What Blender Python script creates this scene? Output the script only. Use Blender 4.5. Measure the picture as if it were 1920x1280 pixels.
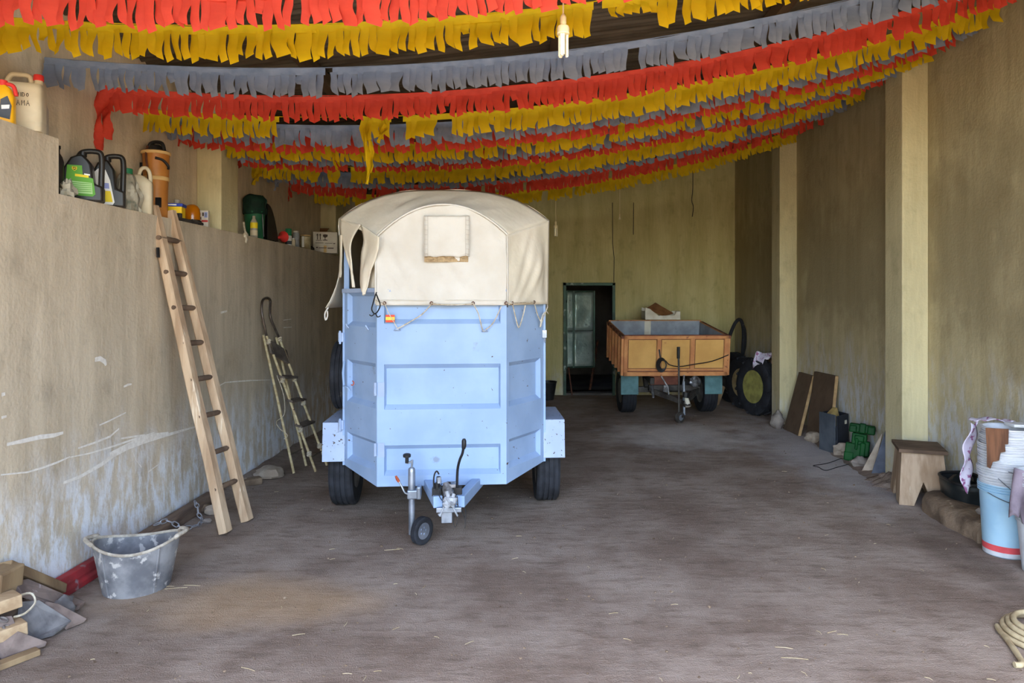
import bpy, math, random
from mathutils import Vector, Matrix, Euler, noise as mnoise
R = math.radians
PI = math.pi
random.seed(7)
for o in list(bpy.data.objects):
    bpy.data.objects.remove(o)
scene = bpy.context.scene
C = scene.collection

# ------------------------------------------------------------------ camera
CAM_H = 1.65
FPX = 1300.0          # focal length in pixels of the 1920 wide frame
cam_d = bpy.data.cameras.new('camera')
cam = bpy.data.objects.new('camera', cam_d)
C.objects.link(cam)
cam.location = (0, 0, CAM_H)
cam.rotation_euler = (R(90), 0, 0)
cam_d.sensor_width = 36
cam_d.lens = 36 * FPX / 1920
cam_d.shift_x = -40 / 1920
cam_d.shift_y = -80 / 1920
cam_d.clip_start = 0.05
scene.camera = cam

# ------------------------------------------------------------------ sky and sun
world = bpy.data.worlds.new('sky')
scene.world = world
world.use_nodes = True
wn = world.node_tree
bg = wn.nodes['Background']
sky = wn.nodes.new('ShaderNodeTexSky')
sky.sky_type = 'NISHITA'
sky.sun_disc = False
sky.sun_elevation = R(58)
sky.sun_rotation = R(200)
sky.air_density = 1.0
sky.dust_density = 1.2
wn.links.new(sky.outputs[0], bg.inputs[0])
bg.inputs[1].default_value = 0.60
sun_d = bpy.data.lights.new('sun', 'SUN')
sun_d.energy = 5.6
sun_d.angle = R(0.6)
sun_d.color = (1.0, 0.91, 0.76)
sun = bpy.data.objects.new('sun', sun_d)
C.objects.link(sun)
# sun behind the camera, high; it lights the yard and the first two metres of floor only
sun.rotation_euler = Vector((0.22, 0.42, -1.0)).to_track_quat('-Z', 'Y').to_euler()

vs = scene.view_settings
vs.view_transform = 'Standard'
vs.look = 'None'
vs.gamma = 1
vs.use_curve_mapping = False
vs.exposure = 1.28

# ------------------------------------------------------------------ helpers
def P(px, py, Y):
    """point seen at pixel (px,py) at distance Y from the camera plane"""
    return Vector(((px - 1000) * Y / FPX, Y, CAM_H + (560 - py) * Y / FPX))
def G(px, py, z=0.0):
    Y = FPX * (CAM_H - z) / (py - 560)
    return Vector(((px - 1000) * Y / FPX, Y, z))
def WX(px, py, X):
    """point on the vertical plane x = X"""
    Y = X * FPX / (px - 1000)
    return Vector((X, Y, CAM_H + (560 - py) * Y / FPX))
def lin(c):
    out = []
    for v in c[:3]:
        v = v / 255.0
        out.append(v / 12.92 if v <= 0.04045 else ((v + 0.055) / 1.055) ** 2.4)
    return (*out, 1.0)

class NT:
    def __init__(self, name):
        self.m = bpy.data.materials.new(name)
        self.m.use_nodes = True
        self.t = self.m.node_tree
        self.b = self.t.nodes['Principled BSDF']
        self.out = self.t.nodes['Material Output']
        self.co = self.t.nodes.new('ShaderNodeTexCoord').outputs['Object']
    def n(self, kind, **kw):
        nd = self.t.nodes.new(kind)
        for k, v in kw.items():
            setattr(nd, k, v)
        return nd
    def l(self, a, b):
        self.t.links.new(a, b)
    def mapping(self, scale=(1, 1, 1), loc=(0, 0, 0)):
        mp = self.n('ShaderNodeMapping')
        mp.inputs['Scale'].default_value = scale
        mp.inputs['Location'].default_value = loc
        self.l(self.co, mp.inputs[0])
        return mp.outputs[0]
    def noise(self, scale=5, detail=5, stretch=(1, 1, 1), rough=.55, loc=(0, 0, 0), dist=0):
        nz = self.n('ShaderNodeTexNoise')
        nz.inputs['Scale'].default_value = scale
        nz.inputs['Detail'].default_value = detail
        nz.inputs['Roughness'].default_value = rough
        nz.inputs['Distortion'].default_value = dist
        self.l(self.mapping(stretch, loc), nz.inputs['Vector'])
        return nz.outputs['Fac']
    def ramp(self, fac, lo, hi, a=0.0, b=1.0):
        mr = self.n('ShaderNodeMapRange', interpolation_type='SMOOTHSTEP')
        mr.inputs['From Min'].default_value = lo
        mr.inputs['From Max'].default_value = hi
        mr.inputs['To Min'].default_value = a
        mr.inputs['To Max'].default_value = b
        self.l(fac, mr.inputs['Value'])
        return mr.outputs[0]
    def math(self, op, a, b):
        nd = self.n('ShaderNodeMath', operation=op)
        for i, v in enumerate((a, b)):
            if isinstance(v, (int, float)):
                nd.inputs[i].default_value = v
            else:
                self.l(v, nd.inputs[i])
        return nd.outputs[0]
    def mix(self, fac, a, b):
        nd = self.n('ShaderNodeMix', data_type='RGBA')
        if isinstance(fac, (int, float)):
            nd.inputs[0].default_value = fac
        else:
            self.l(fac, nd.inputs[0])
        for i, v in ((6, a), (7, b)):
            if isinstance(v, tuple):
                nd.inputs[i].default_value = v
            else:
                self.l(v, nd.inputs[i])
        return nd.outputs[2]
    def color(self, v):
        if isinstance(v, tuple):
            self.b.inputs['Base Color'].default_value = v
        else:
            self.l(v, self.b.inputs['Base Color'])
    def bump(self, h, strength=.3, dist=.02):
        bp = self.n('ShaderNodeBump')
        bp.inputs['Strength'].default_value = strength
        bp.inputs['Distance'].default_value = dist
        self.l(h, bp.inputs['Height'])
        self.l(bp.outputs[0], self.b.inputs['Normal'])
    def sep(self):
        s = self.n('ShaderNodeSeparateXYZ')
        self.l(self.co, s.inputs[0])
        return s.outputs
    def patch(self, c, r, soft=.5, nscale=3, namt=.5, stretch=(1, 1, 1)):
        """irregular blotch of radius r round the object-space point c"""
        mp = self.n('ShaderNodeMapping')
        mp.inputs['Scale'].default_value = stretch
        self.l(self.co, mp.inputs[0])
        d = self.n('ShaderNodeVectorMath', operation='DISTANCE')
        self.l(mp.outputs[0], d.inputs[0])
        d.inputs[1].default_value = [c[i] * stretch[i] for i in range(3)]
        nz = self.noise(nscale, 4)
        dd = self.math('ADD', d.outputs['Value'], self.math('MULTIPLY', self.math('SUBTRACT', nz, .5), namt * r * 2))
        return self.ramp(dd, r * (1 - soft), r * (1 + soft), 1, 0)

MATS = {}
def mat(name, c1, c2=None, scale=6, rough=.8, metal=0.0, bump=0.0, bscale=None, stretch=(1, 1, 1), detail=5,
        lo=.35, hi=.65, spots=None, spec=.3, transl=0.0, trans=0.0, bdist=.01, chips=None):
    """spots = (colour, threshold, scale)"""
    q = NT(name)
    q.b.inputs['Roughness'].default_value = rough
    q.b.inputs['Metallic'].default_value = metal
    q.b.inputs['Specular IOR Level'].default_value = spec
    q.b.inputs['Transmission Weight'].default_value = trans
    col = lin(c1)
    if c2:
        f = q.ramp(q.noise(scale, detail, stretch), lo, hi)
        col = q.mix(f, lin(c1), lin(c2))
    if spots:
        f = q.ramp(q.noise(spots[2], 4, stretch, loc=(3, 7, 1)), spots[1], spots[1] + .07)
        col = q.mix(f, col, lin(spots[0]))
    if chips:
        f = q.ramp(q.noise(chips[2], 2, loc=(5, 1, 8)), chips[1], chips[1] + .03)
        col = q.mix(f, col, lin(chips[0]))
    q.color(col)
    if bump:
        q.bump(q.noise(bscale or scale * 3, 5, stretch), bump, bdist)
    if transl:
        tr = q.n('ShaderNodeBsdfTranslucent')
        if isinstance(col, tuple):
            tr.inputs[0].default_value = col
        else:
            q.l(col, tr.inputs[0])
        ms = q.n('ShaderNodeMixShader')
        ms.inputs[0].default_value = transl
        q.l(q.b.outputs[0], ms.inputs[1])
        q.l(tr.outputs[0], ms.inputs[2])
        q.l(ms.outputs[0], q.out.inputs[0])
    MATS[name] = q.m
    return q.m

MW = {}      # matrices of the Empties
def link(o, parent=None):
    C.objects.link(o)
    if parent is not None:
        o.parent = parent
    return o
def tag(o, label=None, cat=None, group=None, kind=None):
    if label: o['label'] = label
    if cat: o['category'] = cat
    if group: o['group'] = group
    if kind: o['kind'] = kind
    return o
def thing(name, label, cat, loc=(0, 0, 0), rz=0.0, group=None, rx=0.0, ry=0.0):
    o = bpy.data.objects.new(name, None)
    o.empty_display_size = .1
    o.location = loc
    o.rotation_euler = (rx, ry, rz)
    C.objects.link(o)
    MW[o.name] = Matrix.Translation(Vector(loc)) @ Euler((rx, ry, rz)).to_matrix().to_4x4()
    return tag(o, label, cat, group)

class MB:
    def __init__(self):
        self.v = []
        self.f = []
    def add(self, vs_, fs):
        k = len(self.v)
        self.v += [Vector(p) for p in vs_]
        self.f += [tuple(i + k for i in q) for q in fs]
        return self
    def box(self, c, s, rot=None):
        c = Vector(c)
        pts = []
        for i in range(8):
            p = Vector(((i & 1) - .5, ((i >> 1) & 1) - .5, ((i >> 2) & 1) - .5))
            p = Vector((p.x * s[0], p.y * s[1], p.z * s[2]))
            if rot is not None:
                p = rot @ p
            pts.append(c + p)
        return self.add(pts, [(0, 2, 3, 1), (4, 5, 7, 6), (0, 1, 5, 4), (2, 6, 7, 3), (0, 4, 6, 2), (1, 3, 7, 5)])
    def bar(self, p0, p1, w, h, up=(0, 0, 1)):
        p0, p1 = Vector(p0), Vector(p1)
        d = (p1 - p0)
        L = d.length
        d.normalize()
        u = Vector(up)
        s = d.cross(u)
        if s.length < 1e-4:
            s = d.cross(Vector((1, 0, 0)))
        s.normalize()
        u = s.cross(d)
        rot = Matrix((s, d, u)).transposed()
        return self.box((p0 + p1) / 2, (w, L, h), rot)
    def tube(self, pts, r, n=8, closed=False, cap=True):
        pts = [Vector(p) for p in pts]
        m = len(pts)
        rs = r if isinstance(r, (list, tuple)) else [r] * m
        t0 = (pts[1] - pts[0]).normalized()
        a = Vector((0, 0, 1)) if abs(t0.z) < .9 else Vector((1, 0, 0))
        nrm = (a - t0 * a.dot(t0)).normalized()
        rings = []
        for i in range(m):
            if closed:
                t = (pts[(i + 1) % m] - pts[i - 1]).normalized()
            else:
                t = (pts[min(i + 1, m - 1)] - pts[max(i - 1, 0)]).normalized()
            nrm = nrm - t * nrm.dot(t)
            if nrm.length < 1e-5:
                nrm = t.orthogonal()
            nrm.normalize()
            b = t.cross(nrm)
            rings.append([pts[i] + (nrm * math.cos(2 * PI * k / n) + b * math.sin(2 * PI * k / n)) * rs[i] for k in range(n)])
        vs_ = [p for rg in rings for p in rg]
        fs = []
        for i in range(m if closed else m - 1):
            j = (i + 1) % m
            for k in range(n):
                k2 = (k + 1) % n
                fs.append((i * n + k, i * n + k2, j * n + k2, j * n + k))
        if not closed and cap:
            fs.append(tuple(reversed(range(n))))
            fs.append(tuple((m - 1) * n + k for k in range(n)))
        return self.add(vs_, fs)
    def lathe(self, prof, n=24, M=None, sx=1.0, sy=1.0, close=False):
        M = M or Matrix()
        vs_, fs = [], []
        for (r, z) in prof:
            for k in range(n):
                a = 2 * PI * k / n
                vs_.append(M @ Vector((r * math.cos(a) * sx, r * math.sin(a) * sy, z)))
        m = len(prof)
        for i in range(m if close else m - 1):
            j = (i + 1) % m
            for k in range(n):
                k2 = (k + 1) % n
                fs.append((i * n + k, i * n + k2, j * n + k2, j * n + k))
        if not close:
            if prof[0][0] > 1e-6: fs.append(tuple(reversed(range(n))))
            if prof[-1][0] > 1e-6: fs.append(tuple((m - 1) * n + k for k in range(n)))
        return self.add(vs_, fs)
    def lathe_open(self, prof, n=24, M=None, sx=1.0, sy=1.0):
        M = M or Matrix()
        vs_, fs = [], []
        for (r, z) in prof:
            for k in range(n):
                a = 2 * PI * k / n
                vs_.append(M @ Vector((r * math.cos(a) * sx, r * math.sin(a) * sy, z)))
        for i in range(len(prof) - 1):
            for k in range(n):
                k2 = (k + 1) % n
                fs.append((i * n + k, i * n + k2, (i + 1) * n + k2, (i + 1) * n + k))
        return self.add(vs_, fs)
    def prism(self, poly, d, M=None):
        M = M or Matrix()
        n = len(poly)
        vs_ = [M @ Vector((x, y, 0)) for x, y in poly] + [M @ Vector((x, y, d)) for x, y in poly]
        fs = [tuple(reversed(range(n))), tuple(range(n, 2 * n))]
        for i in range(n):
            j = (i + 1) % n
            fs.append((i, j, n + j, n + i))
        return self.add(vs_, fs)
    def slab(self, quad, th):
        """closed plate: polygon of 3-D points thickened by the vector th"""
        n = len(quad)
        th = Vector(th)
        vs_ = [Vector(p) for p in quad] + [Vector(p) + th for p in quad]
        fs = [tuple(range(n)), tuple(reversed(range(n, 2 * n)))]
        for i in range(n):
            j = (i + 1) % n
            fs.append((j, i, n + i, n + j))
        return self.add(vs_, fs)
    def grid(self, nx, ny, fn):
        vs_ = [fn(i / nx, j / ny) for j in range(ny + 1) for i in range(nx + 1)]
        fs = []
        for j in range(ny):
            for i in range(nx):
                a = j * (nx + 1) + i
                fs.append((a, a + 1, a + nx + 2, a + nx + 1))
        return self.add(vs_, fs)
    def blob(self, c, s, seed=0, amp=.25, freq=1.6, nu=14, nv=9, flat=True, rot=None):
        c = Vector(c)
        vs_, fs = [], []
        for j in range(nv + 1):
            th = PI * j / nv
            for i in range(nu):
                ph = 2 * PI * i / nu
                d = Vector((math.sin(th) * math.cos(ph), math.sin(th) * math.sin(ph), math.cos(th)))
                k = 1 + amp * mnoise.noise(d * freq + Vector((seed * 3.1, seed * 1.7, seed)))
                p = Vector((d.x * s[0] * k, d.y * s[1] * k, d.z * s[2] * k))
                if rot is not None: p = rot @ p
                p = p + c
                if flat: p.z = max(p.z, c.z - s[2] * .75)
                vs_.append(p)
        for j in range(nv):
            for i in range(nu):
                i2 = (i + 1) % nu
                fs.append((j * nu + i, (j + 1) * nu + i, (j + 1) * nu + i2, j * nu + i2))
        return self.add(vs_, fs)
    def build(self, name, m, parent=None, world=False, smooth=None, bevel=0.0, bseg=2, solid=0.0, subsurf=0,
              label=None, cat=None, group=None, kind=None, origin=True, mesh_only=False):
        vs_ = self.v
        loc = Vector((0, 0, 0))
        if parent is not None and world:
            inv = MW[parent.name].inverted()
            vs_ = [inv @ p for p in vs_]
        elif parent is None and origin and kind != 'structure':
            lo = Vector((min(p.x for p in vs_), min(p.y for p in vs_), min(p.z for p in vs_)))
            hi = Vector((max(p.x for p in vs_), max(p.y for p in vs_), max(p.z for p in vs_)))
            loc = Vector(((lo.x + hi.x) / 2, (lo.y + hi.y) / 2, lo.z))
            vs_ = [p - loc for p in vs_]
        me = bpy.data.meshes.new(name)
        me.from_pydata([tuple(p) for p in vs_], [], self.f)
        me.validate()
        if isinstance(m, str): m = MATS[m]
        me.materials.append(m)
        if smooth is not None:
            me.shade_smooth()
            if smooth < 179:
                me.set_sharp_from_angle(angle=R(smooth))
        me.update()
        if mesh_only:
            return me
        o = bpy.data.objects.new(name, me)
        o.location = loc
        link(o, parent)
        if parent is None:
            MW[o.name] = Matrix.Translation(loc)
        if solid:
            sd = o.modifiers.new('solid', 'SOLIDIFY')
            sd.thickness = solid
            sd.offset = 0
        if bevel:
            bv = o.modifiers.new('bevel', 'BEVEL')
            bv.width = bevel
            bv.segments = bseg
            bv.limit_method = 'ANGLE'
            bv.angle_limit = R(40)
        if subsurf:
            ss = o.modifiers.new('subd', 'SUBSURF')
            ss.levels = ss.render_levels = subsurf
        return tag(o, label, cat, group, kind)

def frame(o, x, y):
    """matrix with origin o, local x and y axes (z = x cross y)"""
    x = Vector(x).normalized()
    y = Vector(y)
    z = x.cross(y).normalized()
    y = z.cross(x)
    M = Matrix((x, y, z)).transposed().to_4x4()
    M.translation = Vector(o)
    return M
def bez(pts, n=24):
    """Catmull-Rom curve through the points"""
    pts = [Vector(p) for p in pts]
    out = []
    segs = len(pts) - 1
    for s in range(segs):
        p0 = pts[max(s - 1, 0)]; p1 = pts[s]; p2 = pts[s + 1]; p3 = pts[min(s + 2, segs)]
        k = max(2, n // segs)
        for i in range(k):
            t = i / k
            out.append(.5 * ((2 * p1) + (p2 - p0) * t + (2 * p0 - 5 * p1 + 4 * p2 - p3) * t * t + (3 * p1 - p0 - 3 * p2 + p3) * t ** 3))
    out.append(pts[-1])
    return out
def rrect(w, h, r, n=4):
    out = []
    for cx, cy, a0 in ((w / 2 - r, h / 2 - r, 0), (-w / 2 + r, h / 2 - r, 90), (-w / 2 + r, -h / 2 + r, 180), (w / 2 - r, -h / 2 + r, 270)):
        for i in range(n + 1):
            a = R(a0 + 90 * i / n)
            out.append((cx + r * math.cos(a), cy + r * math.sin(a)))
    return out
def nz(x, y=0.0, z=0.0):
    return mnoise.noise(Vector((x, y, z)))
AXX = Matrix.Rotation(R(90), 4, 'Y')      # lathe axis along +x
# ------------------------------------------------------------------ materials of the setting
def wall_mat(name, base, dark, salt=(196, 200, 208), salt_h=.75, stain=(96, 82, 60), salt_amt=.8, light=None, soot=None):
    q = NT(name)
    q.b.inputs['Roughness'].default_value = .92
    q.b.inputs['Specular IOR Level'].default_value = .15
    streak = q.noise(2.0, 6, (2.4, 2.4, .30), .58)                # long vertical run-off streaks
    fine = q.noise(18, 5, (2.4, 2.4, .22), .6)
    blot = q.noise(.9, 5, (1, 1, 1), .6, loc=(4, 2, 9))
    col = q.mix(q.ramp(streak, .25, .75), lin(dark), lin(base))
    col = q.mix(q.ramp(fine, .42, .75, 0, .22), col, lin([min(255, c * 1.14) for c in base]))
    col = q.mix(q.ramp(blot, .56, .78, 0, .55), col, lin(stain))
    if light:
        blot2 = q.noise(1.3, 5, (1, 1, .8), .65, loc=(1, 8, 3))
        col = q.mix(q.ramp(blot2, .55, .8, 0, .6), col, lin(light))
    if soot:      # sooty grime in a ragged zone of the wall
        z0_, z1_, amt_, c_ = soot
        zz = q.math('ADD', q.sep()[2], q.math('MULTIPLY', q.math('SUBTRACT', q.noise(1.6, 6, (1, 1, .8), .65, loc=(2, 9, 4)), .5), 1.8))
        band_ = q.math('MULTIPLY', q.ramp(zz, z0_ - .35, z0_ + .25), q.ramp(zz, z1_ - .35, z1_ + .45, 1, 0))
        col = q.mix(q.math('MULTIPLY', band_, amt_), col, lin(c_))
    mot = q.noise(5.5, 6, (1, 1, .7), .65, loc=(3, 3, 5))
    col = q.mix(q.ramp(mot, .52, .72, 0, .38), col, lin([c * .80 for c in dark]))
    col = q.mix(q.ramp(q.noise(2.2, 6, (1, 1, .6), .6, loc=(6, 1, 1)), .55, .75, 0, .35), col, lin([min(255, c * 1.10) for c in base]))
    z = q.sep()[2]
    # salts and lime bloom with a ragged upper edge
    nzz = q.noise(2.6, 7, (1.3, 1.3, .45), .68, loc=(7, 1, 2))
    hgt = q.math('ADD', z, q.math('MULTIPLY', q.math('SUBTRACT', nzz, .5), -1.5))
    bloom = q.math('MULTIPLY', q.ramp(hgt, salt_h * .25, salt_h * 1.1, salt_amt, 0), q.ramp(q.noise(9, 6, (1.4, 1.4, .5), .7), .40, .60, .08, 1))
    col = q.mix(bloom, col, lin(salt))
    q.color(col)
    h = q.math('ADD', q.noise(45, 6), q.math('MULTIPLY', q.noise(6, 4, (1, 1, .5)), 1.5))
    q.bump(h, .35, .012)
    MATS[name] = q.m
wall_mat('plaster_left', (214, 198, 172), (184, 168, 144), salt=(236, 238, 242), salt_h=.85, salt_amt=.92, stain=(150, 126, 92), light=(224, 210, 190))
wall_mat('plaster_right', (188, 176, 140), (166, 154, 120), salt_h=1.15, stain=(130, 114, 82), salt=(196, 202, 212), soot=(1.45, 2.7, .5, (122, 108, 78)))
wall_mat('plaster_back', (200, 190, 140), (174, 164, 112), salt_h=.5, salt_amt=.4, stain=(146, 132, 86))  # yellow-green tint of bounced light put into the plaster colour
wall_mat('plaster_pillar', (200, 190, 152), (182, 172, 136), salt_h=.5, salt_amt=.5, stain=(168, 154, 116))

q = NT('dirt_floor')
q.b.inputs['Roughness'].default_value = .95
q.b.inputs['Specular IOR Level'].default_value = .12
n1 = q.noise(1.4, 9, (1, 1, 1), .62)
n2 = q.noise(9, 7, (.55, 1.6, 1), .65, loc=(2, 5, 0))
n3 = q.noise(55, 5, (.6, 1.3, 1), .6)
col = q.mix(q.ramp(n1, .33, .66), lin((132, 114, 101)), lin((168, 152, 139)))
col = q.mix(q.ramp(n2, .45, .75, 0, .6), col, lin((96, 80, 68)))
col = q.mix(q.ramp(n3, .55, .75, 0, .4), col, lin((184, 168, 154)))
col = q.mix(q.math('MULTIPLY', q.patch((-1.55, 3.78, 0), .62, .55, 2.2, .6, (1, 2.2, 1)), .45), col, lin((204, 170, 130)))   # irregular tan patch
col = q.mix(q.math('MULTIPLY', q.patch((1.75, 8.4, 0), .75, .6, 3.2, .9, (1, 1.1, 1)), .65), col, lin((224, 218, 212)))   # spilt lime
col = q.mix(q.math('MULTIPLY', q.patch((3.1, 7.4, 0), .9, .6, 3.2, .8, (1.6, .5, 1)), .5), col, lin((214, 210, 210)))
col = q.mix(q.math('MULTIPLY', q.patch((2.75, 4.35, 0), .42, .7, 4, 1.2, (2.6, .5, 1)), .5), col, lin((86, 70, 58)))    # dark damp rut
col = q.mix(q.ramp(q.noise(120, 3, loc=(9, 9, 9)), .72, .78, 0, .7), col, lin((222, 212, 200)))
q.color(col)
h = q.math('ADD', q.math('MULTIPLY', n2, 1.6), q.math('ADD', q.math('MULTIPLY', n3, .5), q.noise(140, 4)))
q.bump(h, .6, .02)
MATS['dirt_floor'] = q.m
mat('yard_ground', (196, 168, 124), (168, 142, 104), scale=1.5, rough=.95)
mat('corrugated_iron', (124, 116, 104), (90, 82, 72), scale=2.5, rough=.6, metal=.3, bump=.2, stretch=(.5, 3, 1))
mat('beam_wood', (100, 82, 64), (70, 56, 44), scale=6, stretch=(1, .15, 1))
mat('door_green', (46, 74, 60), (34, 52, 44), scale=5, rough=.45, metal=.3, spots=((110, 120, 112), .62, 6))
mat('door_sheet', (176, 190, 182), (130, 150, 142), scale=2.5, rough=.35, metal=.35, bump=.5, bscale=4, bdist=.06, spots=((50, 62, 54), .66, 14))
mat('inner_room', (104, 98, 92), (80, 74, 70), scale=2)
mat('scratch_lime', (244, 238, 228), (226, 218, 206), scale=30)
mat('dark_hole', (52, 42, 32), (36, 30, 24), scale=20)

# ------------------------------------------------------------------ setting
XL, XLU = -2.67, -2.88          # face of the lower left wall / upper left wall set back behind the ledge
XRP, XR = 3.23, 3.46            # pillar face / right wall
YB = 11.9                       # back wall
Y0 = 0.25                       # open front of the shed
LED1, LED2, YSTEP = 2.55, 2.24, 3.90
def roof_z(x):
    return 3.40 + .125 * (x + 2.9)

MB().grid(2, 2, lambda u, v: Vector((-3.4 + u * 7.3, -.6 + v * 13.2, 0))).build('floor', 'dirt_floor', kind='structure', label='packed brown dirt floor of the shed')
MB().grid(1, 1, lambda u, v: Vector((-30 + u * 60, -45 + v * 44.4, -.01))).build('ground', 'yard_ground', kind='structure', label='sunlit dry yard in front of the shed')

wl = MB()
wl.box(((XL + XLU) / 2, (Y0 + YSTEP) / 2, LED1 / 2), (XL - XLU, YSTEP - Y0, LED1))
wl.box(((XL + XLU) / 2, (YB + YSTEP) / 2, LED2 / 2), (XL - XLU, YB - YSTEP, LED2))
wall_left = wl.build('wall_left_lower', 'plaster_left', kind='structure', label='thick grey plastered lower left wall forming a stepped ledge')
MB().box(((XLU - 3.3) / 2, (Y0 + YB) / 2, 1.75), (XLU + 3.3, YB - Y0, 3.5)).build('wall_left', 'plaster_left', kind='structure', label='upper left wall set back behind the ledge')
for ya, yb in ((5.93, 6.27), (9.38, 9.70)):
    MB().box(((XL + XLU) / 2, (ya + yb) / 2, (LED2 + 3.5) / 2), (XL - XLU, yb - ya, 3.5 - LED2)).build('pillar', 'plaster_pillar', wall_left, bevel=.008)
wr = MB()
wr.box((XR + .12, (Y0 + YB) / 2, 2.1), (.24, YB - Y0 + .3, 4.3))
wall_right = wr.build('wall_right', 'plaster_right', kind='structure', label='streaked cement right wall with pale pillars')
for ya, yb in ((6.07, 6.37), (9.09, 9.40)):
    MB().box(((XRP + XR) / 2, (ya + yb) / 2, 2.1), (XR - XRP, yb - ya, 4.2)).build('pillar', 'plaster_pillar', wall_right, bevel=.01)
# back wall with the door opening
DX0, DX1, DZ = .513, 1.40, 1.925
wb = MB()
TH = .18
def bwbox(x0, x1, z0, z1):
    wb.box(((x0 + x1) / 2, YB + TH / 2, (z0 + z1) / 2), (x1 - x0, TH, z1 - z0))
bwbox(-3.3, DX0, 0, 4.2); bwbox(DX1, XR + .24, 0, 4.2); bwbox(DX0, DX1, DZ, 4.2)
wall_back = wb.build('wall_back', 'plaster_back', kind='structure', label='plastered back wall with a doorway, coloured for yellowish bounced light')
# room behind the doorway
ir = MB()
ir.box((.4, 15.2, 1.3), (3.4, .1, 2.6)); ir.box((-.9, 13.6, 1.3), (.1, 3.2, 2.6)); ir.box((2.2, 13.6, 1.3), (.1, 3.2, 2.6))
ir.box((.6, 13.6, 2.6), (3.4, 3.3, .1)); ir.box((.6, 13.6, -.05), (3.4, 3.2, .1))
ir.build('wall_inner', 'inner_room', kind='structure', label='dark bare room behind the doorway')
# corrugated roof: ridges run across the shed, roof climbs to the right
rf = MB()
per, ns = .076, 8
N = int((YB + .6 - Y0) / per * ns)
vs_, fs = [], []
for i in range(N + 1):
    y = Y0 + i * per / ns
    dz = .011 * math.sin(2 * PI * i / ns)
    for x in (-3.45, .3, 3.9):
        vs_.append((x, y, roof_z(x) + dz))
for i in range(N):
    for k in range(2):
        a = i * 3 + k
        fs.append((a, a + 3, a + 4, a + 1))
rf.add(vs_, fs)
ceiling = rf.build('ceiling', 'corrugated_iron', kind='structure', smooth=60, solid=.004, label='dark corrugated iron roof sheets')
MB().add([(-3.5, Y0, 3.42), (4, Y0, 4.37), (4, YB + .6, 4.37), (-3.5, YB + .6, 3.42)], [(0, 1, 2, 3)]).build('roof_deck', 'beam_wood', ceiling)
for x in (-1.75, .18, 1.95):
    MB().box((x, (Y0 + YB) / 2, roof_z(x) - .07), (.08, YB - Y0, .10)).build('purlin', 'beam_wood', ceiling)

# doorway frame and the metal door leaf standing open inside
door = thing('door_1', 'green metal door with dented sheet leaf, open in the back wall', None, ((DX0 + DX1) / 2, YB, 0))
door['kind'] = 'structure'
fr = MB()
fr.box((DX0 + .025, YB - .02, DZ / 2), (.05, .08, DZ)); fr.box((DX1 - .025, YB - .02, DZ / 2), (.05, .08, DZ))
fr.box(((DX0 + DX1) / 2, YB - .02, DZ - .025), (DX1 - DX0, .08, .05))
fr.build('door_frame', 'door_green', door, world=True, bevel=.004)
yl = YB + .30
for (xa, xb) in ((.60, .70), (.72, 1.06)):
    for (za, zb) in ((.46, 1.08), (1.09, 1.77)):
        def leaf(u, v, xa=xa, xb=xb, za=za, zb=zb):
            x, z = xa + u * (xb - xa), za + v * (zb - za)
            return Vector((x, yl + .25 * (x - .6) + .018 * nz(x * 5, z * 4, 3), z))
        MB().grid(8, 10, leaf).build('sheet', 'door_sheet', door, world=True, smooth=180, solid=.004)
lf = MB()
lf.bar((.585, yl, .44), (.585, yl, 1.79), .03, .03); lf.bar((1.08, yl + .12, .44), (1.08, yl + .12, 1.79), .03, .03)
lf.bar((.71, yl + .015, .44), (.71, yl + .015, 1.79), .03, .03)
lf.bar((.585, yl, .445), (1.08, yl + .12, .445), .03, .03); lf.bar((.585, yl, 1.78), (1.08, yl + .12, 1.78), .03, .03)
lf.bar((DX0, YB + .1, .9), (.585, yl, .9), .02, .04); lf.bar((DX0, YB + .1, 1.6), (.585, yl, 1.6), .02, .04)
lf.build('leaf_frame', 'door_green', door, world=True)
# door threshold stone
MB().box(((DX0 + DX1) / 2, YB + .06, .02), (DX1 - DX0, .22, .04)).build('trim_1', 'inner_room', kind='structure', bevel=.01, label='low stone threshold of the doorway')

# lime scratches gouged into the left wall (thin raised lips of plaster), traced on the wall plane
SCN = 0
def scratch(pts, w, name='scratch'):
    g = MB()
    wp = [WX(x, y, XL) for x, y in pts]
    m = len(wp)
    vv, ff = [], []
    for i, p in enumerate(wp):
        t = (wp[min(i + 1, m - 1)] - wp[max(i - 1, 0)]).normalized()
        nn = Vector((0, -t.z, t.y))
        ww = 1.5 * w * (.35 + .65 * math.sin(PI * (i + .6) / m)) * (1 + .4 * nz(i * 1.7, w * 99))
        vv += [p + nn * ww, p - nn * ww]
    for i in range(m - 1):
        ff.append((2 * i, 2 * i + 1, 2 * i + 3, 2 * i + 2))
    global SCN
    SCN += 1
    g.add([Vector((XL + .002 + .0004 * SCN, v_.y, v_.z)) for v_ in vv], ff)
    g.build(name, 'scratch_lime', wall_left)
scratch([(12, 833), (40, 827), (75, 819), (100, 816), (118, 811)], .009)
scratch([(118, 905), (150, 893), (190, 870), (212, 853), (240, 838), (275, 826), (320, 813), (365, 800)], .010)
scratch([(205, 853), (235, 838), (262, 826), (290, 816), (315, 812)], .016)
scratch([(130, 857), (165, 850), (200, 840), (230, 830), (265, 818), (290, 810)], .004)
scratch([(0, 890), (50, 885), (80, 876), (105, 867), (130, 856)], .004)
scratch([(185, 797), (205, 788), (235, 773)], .004)
scratch([(145, 840), (175, 830), (205, 818), (222, 803)], .005)
scratch([(225, 822), (250, 818), (270, 815)], .005)
scratch([(247, 845), (253, 862), (264, 876)], .003)
scratch([(176, 674), (186, 672), (195, 678), (197, 685)], .012)
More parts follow.
